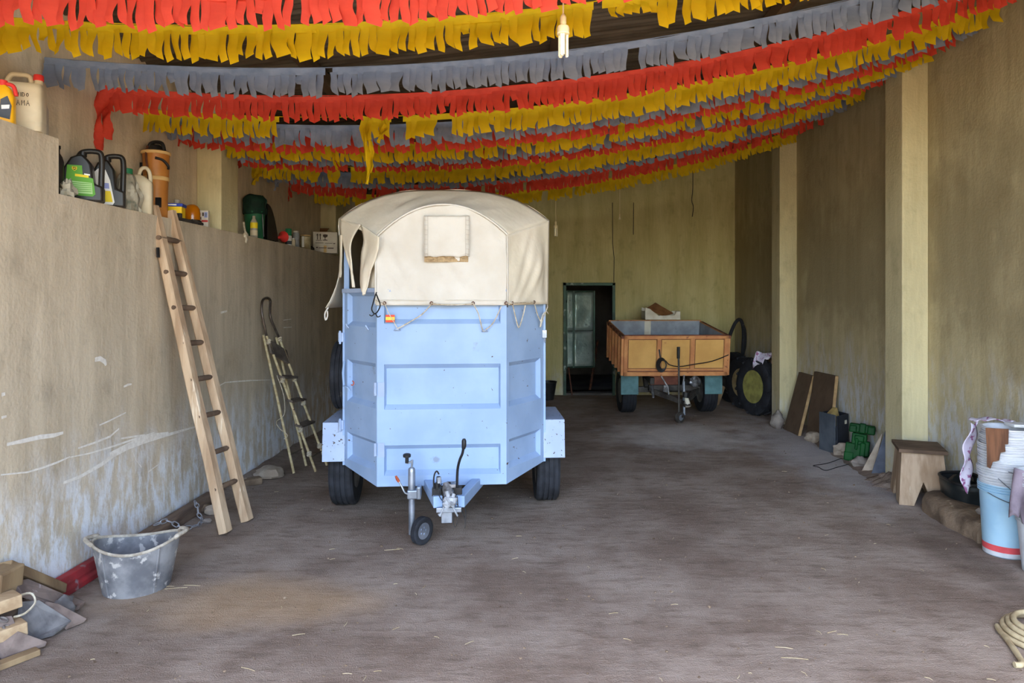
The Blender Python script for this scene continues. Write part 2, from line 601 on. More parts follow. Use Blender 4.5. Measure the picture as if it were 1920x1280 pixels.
scratch([(230, 725), (238, 721), (245, 720)], .006)
scratch([(0, 783), (10, 780)], .006); scratch([(0, 740), (7, 738)], .008)
scratch([(404, 726), (420, 717), (440, 715), (470, 713), (506, 712)], .004)
scratch([(412, 586), (424, 583)], .008)
scratch([(530, 600), (545, 598)], .004); scratch([(530, 614), (546, 613)], .005)
scratch([(275, 1010 - 125), (295, 870)], .004)
# damp dust and dirt banked up along the foot of the right wall
def bank(name, pts, h, seed, label, m='dirt_floor', wall_right_side=True):
    g = MB()
    n = len(pts) - 1
    def fn(u, v):
        s = u * n
        i = min(int(s), n - 1); t = s - i
        a, b, w = [pts[i][k] * (1 - t) + pts[i + 1][k] * t for k in range(3)]
        prof = math.cos(v * PI / 2) ** 1.4
        sgn = -1 if wall_right_side else 1
        k = .55 + .75 * abs(nz(u * 9 + seed, v * 2)) + .3 * nz(u * 23, v * 6 + seed)
        return Vector((a + sgn * v * w * (1 + .4 * nz(u * 7, seed)), b, max(-.003, h * prof * k * math.sin(PI * min(1, max(0, u * 1.0))) ** .4 - .003 * v)))
    g.grid(40, 8, fn)
    return g.build(name, m, smooth=180, label=label, cat='dirt', kind='stuff')
bank('dirt_bank', [(XR, 9.0, .28), (XR, 7.8, .25), (XR, 7.0, .35), (XR, 6.4, .42)], .11, 1, 'low bank of loose earth along the right wall between pillars')
bank('dirt_bank', [(XRP + .02, 6.42, .2), (XRP + .02, 6.2, .24), (XRP + .1, 5.9, .3)], .10, 2, 'small heap of dust at the foot of the nearer right pillar')
bank('dirt_bank', [(XL, 4.7, .18), (XL, 6.5, .2), (XL, 8.5, .2)], .05, 5, 'thin bank of dust along the foot of the left wall', wall_right_side=False)
# ------------------------------------------------------------------ paper fringe garlands
mat('paper_red', (226, 78, 58), (198, 60, 46), scale=9, rough=.75, transl=.35, lo=.3, hi=.8)
mat('paper_yellow', (226, 192, 12), (204, 170, 8), scale=9, rough=.75, transl=.35, lo=.3, hi=.8)
mat('paper_blue', (138, 148, 170), (108, 120, 144), scale=9, rough=.75, transl=.3, lo=.3, hi=.8)
GXL, GXR = XLU + .04, XR - .03
def gz(x, zl, zr, sag):
    t = (x - GXL) / (GXR - GXL)
    return zl + (zr - zl) * t - 4 * sag * t * (1 - t)
STRIPS = {}
def strip_variants(col):
    if col in STRIPS: return STRIPS[col]
    out = []
    for k in range(9):
        L = (.132, .138, .126, .136, .118, .142, .130, .124, .134)[k]
        w = (.044, .046, .043, .046, .043, .045, .041, .047, .042)[k]
        g = MB()
        def fn(u, v, k=k, L=L, w=w):
            s = (math.sin(v * 5.6 + k * .35) * .008 + .004 * math.sin(k * 2.1)) * v
            curl = .010 * math.sin(v * 3 + k * 1.3) + .012 * (u - .5) * math.sin(v * 4 + k)
            tw = w * (1 - .10 * v - .12 * v ** 4 + .10 * math.sin(v * 6.5 + k * 1.1) * v)
            tip = .016 * v * (u - .5 if k % 2 else .5 - u) * (1 if v > .9 else 0)
            return Vector(((u - .5) * tw + s, curl, -L * v + tip))
        g.grid(2, 8, fn)
        out.append(g.build('fringe_strip', 'paper_' + col, mesh_only=True, smooth=180, origin=False))
    STRIPS[col] = out
    return out
ORD = ['foremost', 'second', 'third', 'fourth', 'fifth']
def garland(col, Y, order, separate, gaps=(), short=(), zl=3.05, zr=3.86, sag=.35, note='', x_start=None, tails=()):
    rnd = random.Random(int(Y * 100))
    lab = '%s %s paper fringe garland from the entrance%s' % (ORD[order], {'blue': 'blue-grey'}.get(col, col), note)
    root = thing('fringe_garland', lab, 'garland', (GXL, Y, zl), group='crepe paper fringe garlands under the roof')
    x0 = GXL if x_start is None else x_start
    ph = rnd.random() * 9
    def wave(x):
        return .012 * nz(x * 1.7 + ph, Y) + .01 * nz(x * 6, ph)
    bh = .040
    g = MB()
    n = 150
    def fn(u, v):
        x = x0 + (GXR - x0) * u
        return Vector((x, Y + wave(x) + .004 * nz(x * 21, v * 3, ph), gz(x, zl, zr, sag) + .006 * nz(x * 8 + ph, 2.5) - v * bh))
    g.grid(n, 2, fn)
    # missing stretches of band keep only the thread
    band = MB()
    keep = []
    for f in g.f:
        cx = sum(g.v[i].x for i in f) / 4
        if not any(a + .01 < cx < b - .01 for a, b in gaps):
            keep.append(f)
    band.add(g.v, keep)
    band.build('band', 'paper_' + col, root, world=True, smooth=180)
    th = MB()
    th.tube([(x0 + (GXR - x0) * i / 60, Y, gz(x0 + (GXR - x0) * i / 60, zl, zr, sag) + .002) for i in range(61)], .0025, 4)
    th.build('string', 'paper_' + col, root, world=True)
    var = strip_variants(col)
    pitch = .0405
    x = x0 + .02
    joined = MB()
    cnt = 0
    while x < GXR - .02:
        k = rnd.randrange(9)
        sc = Vector((1.0, 1, 1.0))
        r = rnd.random()
        step = pitch
        if r < .10:
            sc.x = 1.9; step = pitch * 1.8
        elif r < .16:
            sc.x = 1.25; step = pitch * 1.2
        sc.z = rnd.uniform(.94, 1.07)
        if r > .965: sc.z = .55
        if any(a < x < b for a, b in short): sc.z *= .45
        miss = any(a < x < b for a, b in gaps) or rnd.random() < .012
        if not miss:
            z = gz(x, zl, zr, sag) - bh + .012
            rz = rnd.uniform(-.28, .22)
            rx = rnd.uniform(-.10, .10)
            ry = rnd.uniform(-.035, .035)
            pos = Vector((x + step / 2 - pitch / 2, Y + wave(x) + rnd.uniform(-.004, .004), z))
            if separate:
                o = bpy.data.objects.new('fringe_strip', var[k])
                o.location = MW[root.name].inverted() @ pos
                o.rotation_euler = (rx, ry, rz)
                o.scale = sc
                link(o, root)
            else:
                M = Matrix.Translation(pos) @ Euler((rx, ry, rz)).to_matrix().to_4x4() @ Matrix.Diagonal((*sc, 1))
                me = var[k]
                joined.add([M @ v_.co for v_ in me.vertices], [tuple(p.vertices) for p in me.polygons])
            cnt += 1
        x += step
    if not separate:
        joined.build('fringe', 'paper_' + col, root, world=True, smooth=180, kind='stuff')
    for (tx, length, w, sd) in tails:
        t = MB()
        top = gz(tx, zl, zr, sag)
        for q_ in range(2):
            def tf(u, v, q_=q_):
                ww = w * (1 - .45 * v) * (.75 + .4 * abs(nz(v * 7 + sd, q_)))
                cx = .02 * math.sin(v * 6 + sd) + .012 * nz(v * 9, sd + q_)
                return Vector((tx + cx + (u - .5) * ww + (q_ - .5) * w * .35, Y - .02 + .03 * q_ + .022 * math.sin(u * 5 + v * 11 + sd) , top - v * length * (1 - .18 * q_)))
            t.grid(4, 16, tf)
        t.build('torn_tail', 'paper_' + col, root, world=True, smooth=180)
    return root
def xat(px, Y): return (px - 1000) * Y / FPX
def xr_(a, b, Y): return (xat(a, Y), xat(b, Y))
S = True
garland('red', 3.02, 0, S, gaps=[xr_(550, 563, 3.02)], note=', along the top of the picture')
garland('yellow', 3.40, 0, S, gaps=[xr_(1113, 1137, 3.40)], short=[xr_(1146, 1232, 3.40), xr_(860, 884, 3.4)], note=', behind the near hanging bulb')
garland('blue', 4.03, 0, S, gaps=[xr_(610, 621, 4.03)], note=', just below the near bulb')
garland('red', 4.58, 1, S, gaps=[xr_(1130, 1139, 4.58)], note=', its torn left end hanging over the jugs', tails=[(xat(196, 4.58), .42, .12, 1.0)], x_start=xat(180, 4.58))
garland('yellow', 5.12, 1, S, gaps=[xr_(517, 682, 5.12), xr_(726, 757, 5.12)], note=', long strip dangling above the trailer',
        tails=[(xat(220, 5.12), .36, .05, 2.0), (xat(690, 5.12), .50, .055, 3.4), (xat(718, 5.12), .2, .04, 5.5)], x_start=xat(214, 5.12))
garland('blue', 5.36, 1, False)
garland('red', 5.62, 2, False, note=', torn tail beside the orange sprayer', tails=[(xat(314, 5.62), .30, .07, 4.2)], x_start=xat(304, 5.62))
garland('yellow', 5.98, 2, False, tails=[(xat(632, 5.98), .24, .04, 1.6)])
garland('blue', 6.17, 2, False, note=', its frayed end hanging by the first pillar', tails=[(xat(379, 6.17), .33, .06, .6)], x_start=XL + .03)
garland('red', 6.45, 3, False, note=', with a tail dropping past the first pillar', tails=[(xat(427, 6.45), .34, .06, 2.6)], x_start=xat(416, 6.45))
garland('yellow', 7.08, 3, False, gaps=[xr_(602, 612, 7.08), xr_(636, 660, 7.08)], tails=[(xat(482, 7.08), .24, .06, 5.2)], x_start=xat(472, 7.08))
garland('blue', 7.40, 3, False, tails=[(xat(518, 7.4), .24, .05, 3.9)], x_start=xat(500, 7.4))
garland('red', 8.15, 4, False, tails=[(xat(541, 8.15), .26, .07, 1.9)], note=', closest red one to the back wall')
garland('yellow', 9.00, 4, False, note=', closest yellow one to the back wall')
# ------------------------------------------------------------------ covered livestock trailer
mat('trailer_paint', (153, 178, 212), (142, 167, 202), scale=3, rough=.5, spec=.25, spots=((136, 150, 172), .66, 5), chips=((84, 68, 60), .715, 30), bump=.05, bscale=12)
mat('trailer_edge', (166, 184, 212), (152, 168, 196), scale=4, rough=.5)
mat('fender_paint', (172, 188, 214), (160, 176, 204), scale=4, rough=.5, spots=((150, 160, 176), .66, 7), chips=((76, 62, 54), .655, 44))
mat('canvas', (224, 219, 209), (214, 207, 194), scale=3, rough=.85, bump=.6, bscale=5, bdist=.03, transl=.18, spots=((206, 182, 140), .72, 3))
mat('canvas_roof', (244, 234, 214), (230, 220, 198), scale=3, rough=.85, bump=.4, bscale=5, bdist=.03, transl=.15, stretch=(1, 1, 1))
mat('rope_mat', (206, 196, 176), (172, 158, 134), scale=40, rough=.9)
mat('rubber', (48, 50, 56), (34, 35, 39), scale=10, rough=.85, bump=.2, spots=((86, 80, 76), .66, 7))
mat('galv', (168, 176, 190), (130, 138, 150), scale=10, rough=.38, metal=.7)
mat('chrome_dull', (150, 152, 158), (84, 84, 88), scale=18, rough=.35, metal=.6, spots=((50, 44, 40), .6, 20))
mat('black_plastic', (26, 26, 28), (38, 38, 40), scale=12, rough=.45)
mat('rust_orange', (196, 88, 52), (150, 70, 44), scale=14, rough=.7)
mat('flag_red', (226, 74, 46), rough=.5); mat('flag_yellow', (250, 214, 80), (244, 190, 70), scale=60, rough=.5)
mat('tape_grey', (176, 180, 186), (140, 144, 150), scale=14, rough=.5)
mat('rim_steel', (150, 152, 156), (110, 108, 106), scale=8, rough=.5, metal=.5)
mat('mesh_brown', (176, 150, 112), (130, 108, 80), scale=40, rough=.9)
mat('stitch', (196, 190, 178), rough=.9)
mat('rust_dark', (110, 66, 46), (70, 46, 38), scale=14, rough=.85)
mat('axle_dark', (44, 42, 42), (64, 58, 54), scale=10, rough=.7)

TR = thing('livestock_trailer', 'pale blue livestock trailer under a cream canvas cover, parked facing the camera', 'trailer', (-.638, 4.85, 0), R(4.5))
TM = MW[TR.name]; TI = TM.inverted()
def LP(px, py, Y): return TI @ P(px, py, Y)
def rayl(px, py, p0, n):
    o = TI @ Vector((0, 0, CAM_H))
    d = TI.to_3x3() @ Vector(((px - 1000) / FPX, 1, (560 - py) / FPX))
    n = Vector(n)
    return o + d * ((Vector(p0) - o).dot(n) / d.dot(n))
ZB, ZB2, ZT = .345, .395, 1.72
def swage(mb, M, w, za, zb_, zt, rects, mx0, mx1, depth=.036, ch=.032):
    """pressed sheet panel: local x along the width, y up, z outwards; bottom edge runs za..zb_"""
    def bot(x): return za + (zb_ - za) * x / w
    def V(x, y, z=0): return M @ Vector((x, y, z))
    def quad(a, b, c, d): mb.add([a, b, c, d], [(0, 1, 2, 3)])
    x0, x1 = mx0, w - mx1
    ys = [None] + [y for r in rects for y in r] + [zt]
    for i in range(0, len(ys), 2):
        lo, hi = ys[i], ys[i + 1] if i + 1 < len(ys) else zt
        l0 = bot(0) if lo is None else lo; l1 = bot(w) if lo is None else lo
        if hi - l0 > 1e-3: quad(V(0, l0), V(w, l1), V(w, hi), V(0, hi))
    for a, b in rects:
        quad(V(0, a), V(x0, a), V(x0, b), V(0, b)); quad(V(x1, a), V(w, a), V(w, b), V(x1, b))
        c = ch * .7
        i0, i1, j0, j1 = x0 + c * .5, x1 - c * .5, a + ch, b - ch
        D = -depth
        quad(V(i0, j0, D), V(i1, j0, D), V(i1, j1, D), V(i0, j1, D))
        quad(V(x0, a), V(x1, a), V(i1, j0, D), V(i0, j0, D)); quad(V(i0, j1, D), V(i1, j1, D), V(x1, b), V(x0, b))
        quad(V(x0, a), V(i0, j0, D), V(i0, j1, D), V(x0, b)); quad(V(i1, j0, D), V(x1, a), V(x1, b), V(i1, j1, D))
HW, BW, WD = .45, .755, .45
RECT = [(.419, .631), (.878, 1.195), (1.475, 1.70)]
fp = MB()
swage(fp, frame((-HW, 0, 0), (1, 0, 0), (0, 0, 1)), 2 * HW, ZB, ZB, ZT, RECT, .05, .042)
fp.build('front_panel', 'trailer_paint', TR)
wl_len = math.hypot(BW - HW, WD)
g = MB(); swage(g, frame((HW, 0, 0), (BW - HW, WD, 0), (0, 0, 1)), wl_len, ZB, ZB2, ZT, [(.45, .655), (.885, 1.20)], .035, .05)
g.build('side_panel', 'trailer_paint', TR)
g = MB(); swage(g, frame((-BW, WD, 0), (BW - HW, -WD, 0), (0, 0, 1)), wl_len, ZB2, ZB, ZT, [(.45, .655), (.885, 1.20), (1.45, 1.70)], .05, .02)
gate = g.build('side_door', 'trailer_paint', TR)
def wingL(u, z, off=0.0):      # point on the left angled panel, u from outer (0) to inner corner (1)
    d = Vector((BW - HW, -WD, 0)).normalized()
    nrm = Vector((-WD, -(BW - HW), 0)).normalized()
    return Vector((-BW, WD, 0)) + d * wl_len * u + nrm * off + Vector((0, 0, z))
def wingR(u, z, off=0.0):
    d = Vector((BW - HW, WD, 0)).normalized()
    nrm = Vector((WD, -(BW - HW), 0)).normalized()
    return Vector((HW, 0, 0)) + d * wl_len * u + nrm * off + Vector((0, 0, z))
# hinges, latch and a bent handle on the side door
for z in (.60, 1.02):
    h = MB(); h.tube([wingL(1.0, z - .04, .012), wingL(1.0, z + .05, .012)], .011, 8); h.box(Vector((-HW + .03, -.004, z)), (.045, .006, .10)); h.build('hinge', 'trailer_edge', gate)
h = MB(); h.tube([wingL(.03, 1.18, .01), wingL(.07, 1.10, .03), wingL(.10, 1.0, .03), wingL(.24, .995, .03), wingL(.26, .97, .02)], .008, 6); h.build('handle', 'trailer_paint', gate, smooth=60)
h = MB(); h.tube([wingL(.30, 1.03 + .016 * math.cos(a), .012) + Vector((.012 * math.sin(a), 0, 0)) for a in [i * .5 for i in range(9)]], .004, 6); h.build('rust_ring', 'rust_orange', gate)
for z in (1.36, .70):
    h = MB(); h.box(Vector((-BW - .025, WD + .01, z)), (.04, .05, .07)); h.tube([(-BW - .03, WD - .02, z - .05), (-BW - .03, WD - .02, z + .05)], .009, 8); h.build('latch', 'trailer_edge', TR, bevel=.003)
h = MB(); h.box(Vector((BW + .004, WD - .01, 1.38)), (.035, .04, .06)); h.tube([(BW + .004, WD - .035, 1.345), (BW + .01, WD - .04, 1.31), (BW + .012, WD - .03, 1.35)], .005, 6); h.build('latch', 'galv', TR, bevel=.003)
for u in (.10, .72):     # small rope hooks welded on the side door
    h = MB(); h.tube([wingL(u, 1.43, .008), wingL(u + .035, 1.46, .02), wingL(u + .07, 1.43, .008)], .005, 6); h.build('rope_hook', 'trailer_edge', gate)
# body sides with wheel cut-outs, tail board, floor
LEN = 3.2
for s in (-1, 1):
    poly = [(WD, ZB2), (WD, ZT), (LEN, ZT), (LEN, .42), (1.22, .42), (1.22, .72), (.46, .72), (.46, ZB2)]
    MB().prism(poly[::1], .03, frame((s * BW - .015, 0, 0), (0, 1, 0), (0, 0, 1))).build('body_side', 'trailer_paint', TR)
    MB().box((s * .55, .82, .6), (.02, .9, .36)).build('wheel_well', 'axle_dark', TR)
MB().box((0, LEN, 1.07), (2 * BW, .04, 1.3)).build('tail_board', 'trailer_paint', TR)
fl = MB(); fl.prism([(-HW + .01, .02), (HW - .01, .02), (BW - .03, WD), (BW - .03, .46), (.56, .46), (.56, 1.22), (BW - .03, 1.22), (BW - .03, LEN), (-BW + .03, LEN), (-BW + .03, 1.22), (-.56, 1.22), (-.56, .46), (-BW + .03, .46), (-BW + .03, WD)], .03, Matrix.Translation((0, 0, .40)))
fl.build('floor_plate', 'axle_dark', TR)
e = MB(); e.bar(wingL(0, ZT - .01, .006), wingL(1, ZT - .01, .006), .03, .03); e.bar((-HW, 0, ZT - .01), (HW, 0, ZT - .01), .03, .02); e.bar(wingR(0, ZT - .01, 0), wingR(1, ZT - .01, 0), .03, .02)
e.build('top_rail', 'trailer_edge', TR)
e = MB(); e.box((-BW + .015, WD + .015, 1.98), (.04, .04, .56)); e.build('cover_post', 'trailer_paint', TR, bevel=.004)
e = MB(); e.box((BW - .015, WD + .015, 1.98), (.04, .04, .56)); e.build('cover_post', 'trailer_paint', TR, bevel=.004)
# chassis
e = MB(); e.bar((-.16, .30, .355), (-.005, -.40, .345), .06, .075); e.build('drawbar', 'trailer_paint', TR, bevel=.006)
e = MB(); e.bar((.31, .30, .355), (.135, -.40, .345), .06, .075); e.build('drawbar', 'trailer_paint', TR, bevel=.006)
e = MB(); e.box((.065, -.36, .30), (.16, .14, .03)); e.box((.05, -.36, .25), (.07, .06, .09)); e.build('coupling_plate', 'galv', TR, bevel=.004)
e = MB(); e.bar((-.86, .80, .30), (.86, .80, .30), .06, .06); e.bar((-.62, .55, .33), (-.62, 1.1, .33), .05, .05); e.bar((.62, .55, .33), (.62, 1.1, .33), .05, .05); e.build('axle', 'axle_dark', TR)

def tyre_prof(Rr, w, rim):
    h = w / 2
    half = [(rim, -h * .82), (rim + (Rr - rim) * .45, -h), (Rr * .95, -h * .96), (Rr, -h * .78), (Rr, -h * .5), (Rr - .008, -h * .46), (Rr - .008, -h * .38), (Rr, -h * .34), (Rr, -h * .06), (Rr - .008, -h * .03)]
    return half + [(r, -z) for r, z in reversed(half)]
def add_wheel(parent, c, Rr, w, rim, axis=(1, 0, 0), rimmat='rim_steel', name='wheel', tyre_mat='rubber', lugs=0):
    ax = Vector(axis).normalized()
    M = ax.to_track_quat('Z', 'Y').to_matrix().to_4x4(); M.translation = Vector(c)
    t = MB(); t.lathe(tyre_prof(Rr, w, rim), 40, M, close=True)
    for k in range(lugs):
        a = 2 * PI * k / lugs
        sgn = 1 if k % 2 else -1
        p0 = Vector((math.cos(a) * (Rr + .004), math.sin(a) * (Rr + .004), 0))
        p1 = Vector((math.cos(a + .22) * (Rr - .015), math.sin(a + .22) * (Rr - .015), sgn * w * .5))
        t.bar(M @ p0, M @ p1, .03, .035, up=ax.cross((M @ p0) - Vector(c)))
    to = t.build('tyre', tyre_mat, parent, smooth=40)
    d = MB()
    d.lathe([(rim, -w * .42), (rim - .012, -w * .40), (rim - .02, -w * .12), (rim * .80, -w * .04), (rim * .55, -w * .22), (rim * .3, -w * .24), (rim * .26, -w * .34), (.0, -w * .36)], 28, M)
    d.lathe([(0, w * .36), (rim * .26, w * .34), (rim * .3, w * .24), (rim * .55, w * .22), (rim * .80, w * .04), (rim - .02, w * .12), (rim - .012, w * .40), (rim, w * .42)], 28, M)
    for k in range(5):
        a = 2 * PI * k / 5
        for s in (-1, 1):
            d.lathe([(.009, -.012), (.009, .012), (0, .012)], 6, M @ Matrix.Translation((math.cos(a) * rim * .42, math.sin(a) * rim * .42, s * w * .23)))
    d.build('rim', rimmat, to, smooth=40)
for s in (-1, 1):
    add_wheel(TR, (s * .805, .82, .30), .30, .19, .17)
    # boxy mudguard with sloping front apron
    prof = [(.43, .425), (.46, .715), (1.10, .715), (1.24, .45), (1.225, .44), (1.09, .70), (.475, .70), (.445, .425)]
    f = MB(); f.prism(prof, .168 * s, frame((s * .752, 0, 0), (0, 1, 0), (0, 0, 1)))
    f.prism([(.43, .425), (.46, .715), (1.10, .715), (1.24, .45), (1.20, .45), (1.06, .63), (.52, .63), (.475, .45)], .006, frame((s * .914, 0, 0), (0, 1, 0), (0, 0, 1)))
    f.build('mudguard', 'fender_paint', TR, bevel=.004)
add_wheel(TR, (-BW - .10, 1.02, 1.02), .285, .16, .16)
MB().box((-BW - .03, 1.02, 1.02), (.09, .10, .10)).build('spare_bracket', 'galv', TR)

# canvas cover
CB = 1.605
def Acurve(s):
    a = abs(s)
    return Vector((.455 * s, -.014, 2.07 + .235 * (1 - a ** 2.0) + (.03 * s if s > 0 else 0)))
def Bcurve(s):
    a = abs(s)
    return Vector((.80 * (abs(s) ** .92) * (1 if s > 0 else -1), .46, 2.255 + .228 * (1 - a ** 2.7)))
fc = MB()
def ffn(u, v):
    s = u * 2 - 1
    top = Acurve(s)
    x = .455 * s
    z = CB + (top.z - CB) * v
    w = .016 * nz(x * 5 + z * 3, z * 4 - x * 2, 1) + .010 * nz((x + z * .6) * 14, (z - x) * 3, 7) + .007 * math.sin((x + z) * 18) * (1 - v) * (1 - abs(s))
    return Vector((x, -.02 + w - .012 * math.sin(PI * v) * math.sin(PI * u), z))
fc.grid(56, 40, ffn)
cov = fc.build('cover_front', 'canvas', TR, smooth=180, solid=.004)
rc = MB()
def rfn(u, v):
    s = u * 2 - 1
    p = Acurve(s).lerp(Bcurve(s), v)
    p.z += (-.018 * math.sin(PI * v) * (1 - s * s) + .014 * nz(p.x * 6 + 9 - v * 3, v * 2, 2) * math.sin(PI * v) + .016 * nz(p.x * 13 - v * 5, v * 1.5, 5) * math.sin(PI * v)) * (1 - abs(s) ** 8)
    return p
rc.grid(56, 12, rfn)
rc.build('cover_roof', 'canvas_roof', TR, smooth=180, solid=.004)
rb = MB()
def rbf(u, v):
    s = u * 2 - 1
    p = Bcurve(s)
    p.y = .46 + v * (LEN - .40)
    p.z += -.02 * math.sin(v * PI * 3) ** 2 + .008 * nz(p.x * 5, v * 9)
    return p
rb.grid(36, 24, rbf)
rb.build('cover_roof', 'canvas_roof', TR, smooth=180, solid=.004)
# right skirt: from the front corner round to the side
sk = MB()
def skr(u, v):
    top = Acurve(1).lerp(Bcurve(1), u)
    b = Vector((.462 + (.79 - .462) * u, -.02 + .475 * u, CB + .005 * u))
    p = b.lerp(top, v)
    n_ = Vector((WD, -(BW - HW), 0)).normalized()
    fold = .020 * math.sin(u * 10 + v * 3.5) * (1 - v * .7) * u + .018 * nz(u * 6 - v * 3, v * 3, 8) + .03 * math.sin(PI * u) * math.sin(PI * v)
    return p + n_ * fold * (1 - abs(2 * u - 1) ** 6) * (1 - v ** 6)
sk.grid(26, 22, skr)
sk.build('cover_skirt', 'canvas_roof', TR, smooth=180, solid=.004)
for s in (-1, 1):
    ss_ = MB()
    def sside(u, v, s=s):
        fl_ = (.10 if s < 0 else .0) * (1 - v) ** 4.5
        x = s * (.80 - .01 * math.sin(PI * v) + fl_ + .012 * nz(u * 12, v * 4, s))
        if s > 0: x -= .012 * (1 - v)
        return Vector((x, .465 + u * (LEN - .4), 1.58 + (2.255 - 1.58) * v))
    ss_.grid(30, 12, sside)
    ss_.build('cover_side', 'canvas_roof', TR, smooth=180, solid=.004)
# piping along the seam of the front
pp = MB(); pp.tube([Acurve(-1 + i / 20) + Vector((0, -.012, .0)) for i in range(41)], .009, 6); pp.tube([(-.455, -.03, CB + .01), (-.457, -.024, 1.85), (-.455, -.022, 2.07)], .006, 6); pp.tube([(.458, -.03, CB + .01), (.459, -.024, 1.85), (.455, -.022, 2.09)], .006, 6)
pp.tube([(-.45 + .9 * i / 12, -.03, CB + .035 + .002 * math.sin(i)) for i in range(13)], .003, 5)
pp.build('seam', 'canvas', cov, smooth=60)
# torn canvas on the left
PL0, PLN = Vector((-.47, -.01, 0)), Vector((-WD, -(BW - HW), 0)).normalized()
def sheet(left, right, nu, fold, seed, off, m='canvas_roof', name='torn_flap', nv=16):
    lw = [rayl(x, y, PL0 + PLN * off, PLN) for x, y in left]; rw = [rayl(x, y, PL0 + PLN * off, PLN) for x, y in right]
    lb, rb_ = bez(lw, nv), bez(rw, nv)
    def samp(c, t):
        s = t * (len(c) - 1); i = min(int(s), len(c) - 2); return c[i].lerp(c[i + 1], s - i)
    g_ = MB()
    g_.grid(nu, nv, lambda u, v: samp(lb, v).lerp(samp(rb_, v), u) + PLN * fold * (math.sin(u * 7 + v * 3 + seed) * .6 + nz(u * 3, v * 4, seed)) * (.15 + .55 * v))
    g_.build(name, m, TR, smooth=180, solid=.004)
sheet([(637, 411), (640, 440), (648, 474), (655, 500), (662, 538)], [(677, 421), (661, 449), (658, 475), (660, 502), (664, 539)], 8, .014, 1, .0)
sheet([(677, 421), (682, 452), (678, 475), (674, 512), (674, 538), (681, 554)], [(711, 444), (710, 465), (703, 485), (694, 510), (687, 540), (684, 551)], 10, .024, 2, .012)
sheet([(700, 482), (690, 512), (684, 540)], [(711, 470), (711, 505), (711, 541)], 6, .01, 3, -.04)
sheet([(636, 440), (637, 480), (636, 520)], [(641, 440), (641, 480), (640, 520)], 3, .01, 4, .01)
# little strap dangling from the side hem, hem cord
st = MB(); st.tube(bez([(-.88, .47, 1.585), (-.905, .47, 1.54), (-.90, .47, 1.49), (-.885, .465, 1.52), (-.885, .46, 1.56)], 16), .006, 5); st.build('strap', 'canvas', TR)
# window flap in the front
def fpx(px, py, off=-.035): return rayl(px, py, (0, off, 0), (0, 1, 0))
c00, c11 = fpx(795, 481), fpx(880, 405)
wf = MB()
def wff(u, v):
    x = c00.x + (c11.x - c00.x) * u; z = c00.z + .012 * nz(u * 6, 4) + (c11.z - c00.z) * v
    return Vector((x, -.054 - .014 * math.sin(PI * u) ** .5 * (1 - v) - .006 * nz(u * 4, v * 5, 3), z))
wf.grid(14, 14, wff)
flap = wf.build('window_flap', 'canvas', cov, smooth=180, solid=.004)
a, b = fpx(796, 491), fpx(878, 470)
MB().box(((a.x + b.x) / 2, -.048, (a.z + b.z) / 2), (b.x - a.x, .004, b.z - a.z)).build('window_mesh', 'mesh_brown', cov)
sm = MB()
for px in (795, 802, 873, 880):
    sm.tube([fpx(px, 404, -.072), fpx(px, 440, -.074), fpx(px, 480, -.074)], .0014, 4)
for py in (412, 421, 430, 439, 448, 457, 466, 475):
    for xa, xb in ((795, 802), (873, 880)): sm.tube([fpx(xa, py, -.075), fpx(xb, py + 1, -.075)], .0012, 4)
sm.tube([fpx(795, 405, -.062), fpx(880, 405, -.062)], .0016, 4)
sm.build('stitching', 'stitch', flap)
# grommets and lacing
def ring(mb, c, r, rr, nrm):
    M = Vector(nrm).to_track_quat('Z', 'Y').to_matrix().to_4x4(); M.translation = Vector(c)
    mb.tube([M @ Vector((r * math.cos(2 * PI * k / 12), r * math.sin(2 * PI * k / 12), 0)) for k in range(12)], rr, 5, closed=True)
GR = [fpx(x, 568, -.042) for x in (721, 809, 887, 949)]
WN = Vector((WD, -(BW - HW), 0)).normalized()
def rpx(px, py, off=.03): return rayl(px, py, Vector((.46, -.01, 0)) + WN * off, WN)
GR2 = [rpx(x, y) for x, y in ((961, 568), (1002, 566))]
for p in GR:
    e = MB(); ring(e, p, .009, .0035, (0, -1, 0)); e.build('grommet', 'rust_dark', cov)
for p in GR2:
    e = MB(); ring(e, p, .009, .0035, WN); e.build('grommet', 'rust_dark', cov)
def rope(pts, r=.0042): e = MB(); e.tube(bez(pts, 20), r, 6); e.build('lacing', 'rope_mat', cov, smooth=60)
rope([fpx(721, 568, -.05), fpx(728, 585, -.03), fpx(745, 615, -.03)], .003)
rope([fpx(745, 616, -.03), fpx(760, 608, -.035), fpx(790, 590, -.035), fpx(809, 570, -.05)])
rope([fpx(809, 568, -.05), fpx(830, 571, -.055), fpx(865, 571, -.055), fpx(887, 568, -.05)])
rope([fpx(887, 569, -.05), fpx(897, 588, -.035), fpx(905, 618, -.03), fpx(912, 617, -.03), fpx(926, 603, -.035), fpx(940, 574, -.045)])
rope([fpx(949, 568, -.05), rpx(961, 568, .04)], .004)
rope([rpx(961, 570), rpx(968, 600, .02), rpx(972, 613, .02), rpx(975, 610, .02), rpx(981, 590, .02), rpx(985, 572, .03)])
rope([rpx(1002, 568), rpx(1008, 590, .02), rpx(1015, 605, .02), rpx(1013, 613, .02), rpx(1017, 600, .025), rpx(1027, 575, .03)])
rope([rpx(1013, 612, .02), rpx(1017, 592, .03), rpx(1024, 584, .04), rpx(1028, 588, .04)])
rope([rpx(961, 568, .04), rpx(985, 567, .035), rpx(1002, 566, .04)], .0035)
rope([fpx(700, 560, -.05), fpx(712, 566, -.05), fpx(721, 568, -.05)], .003)
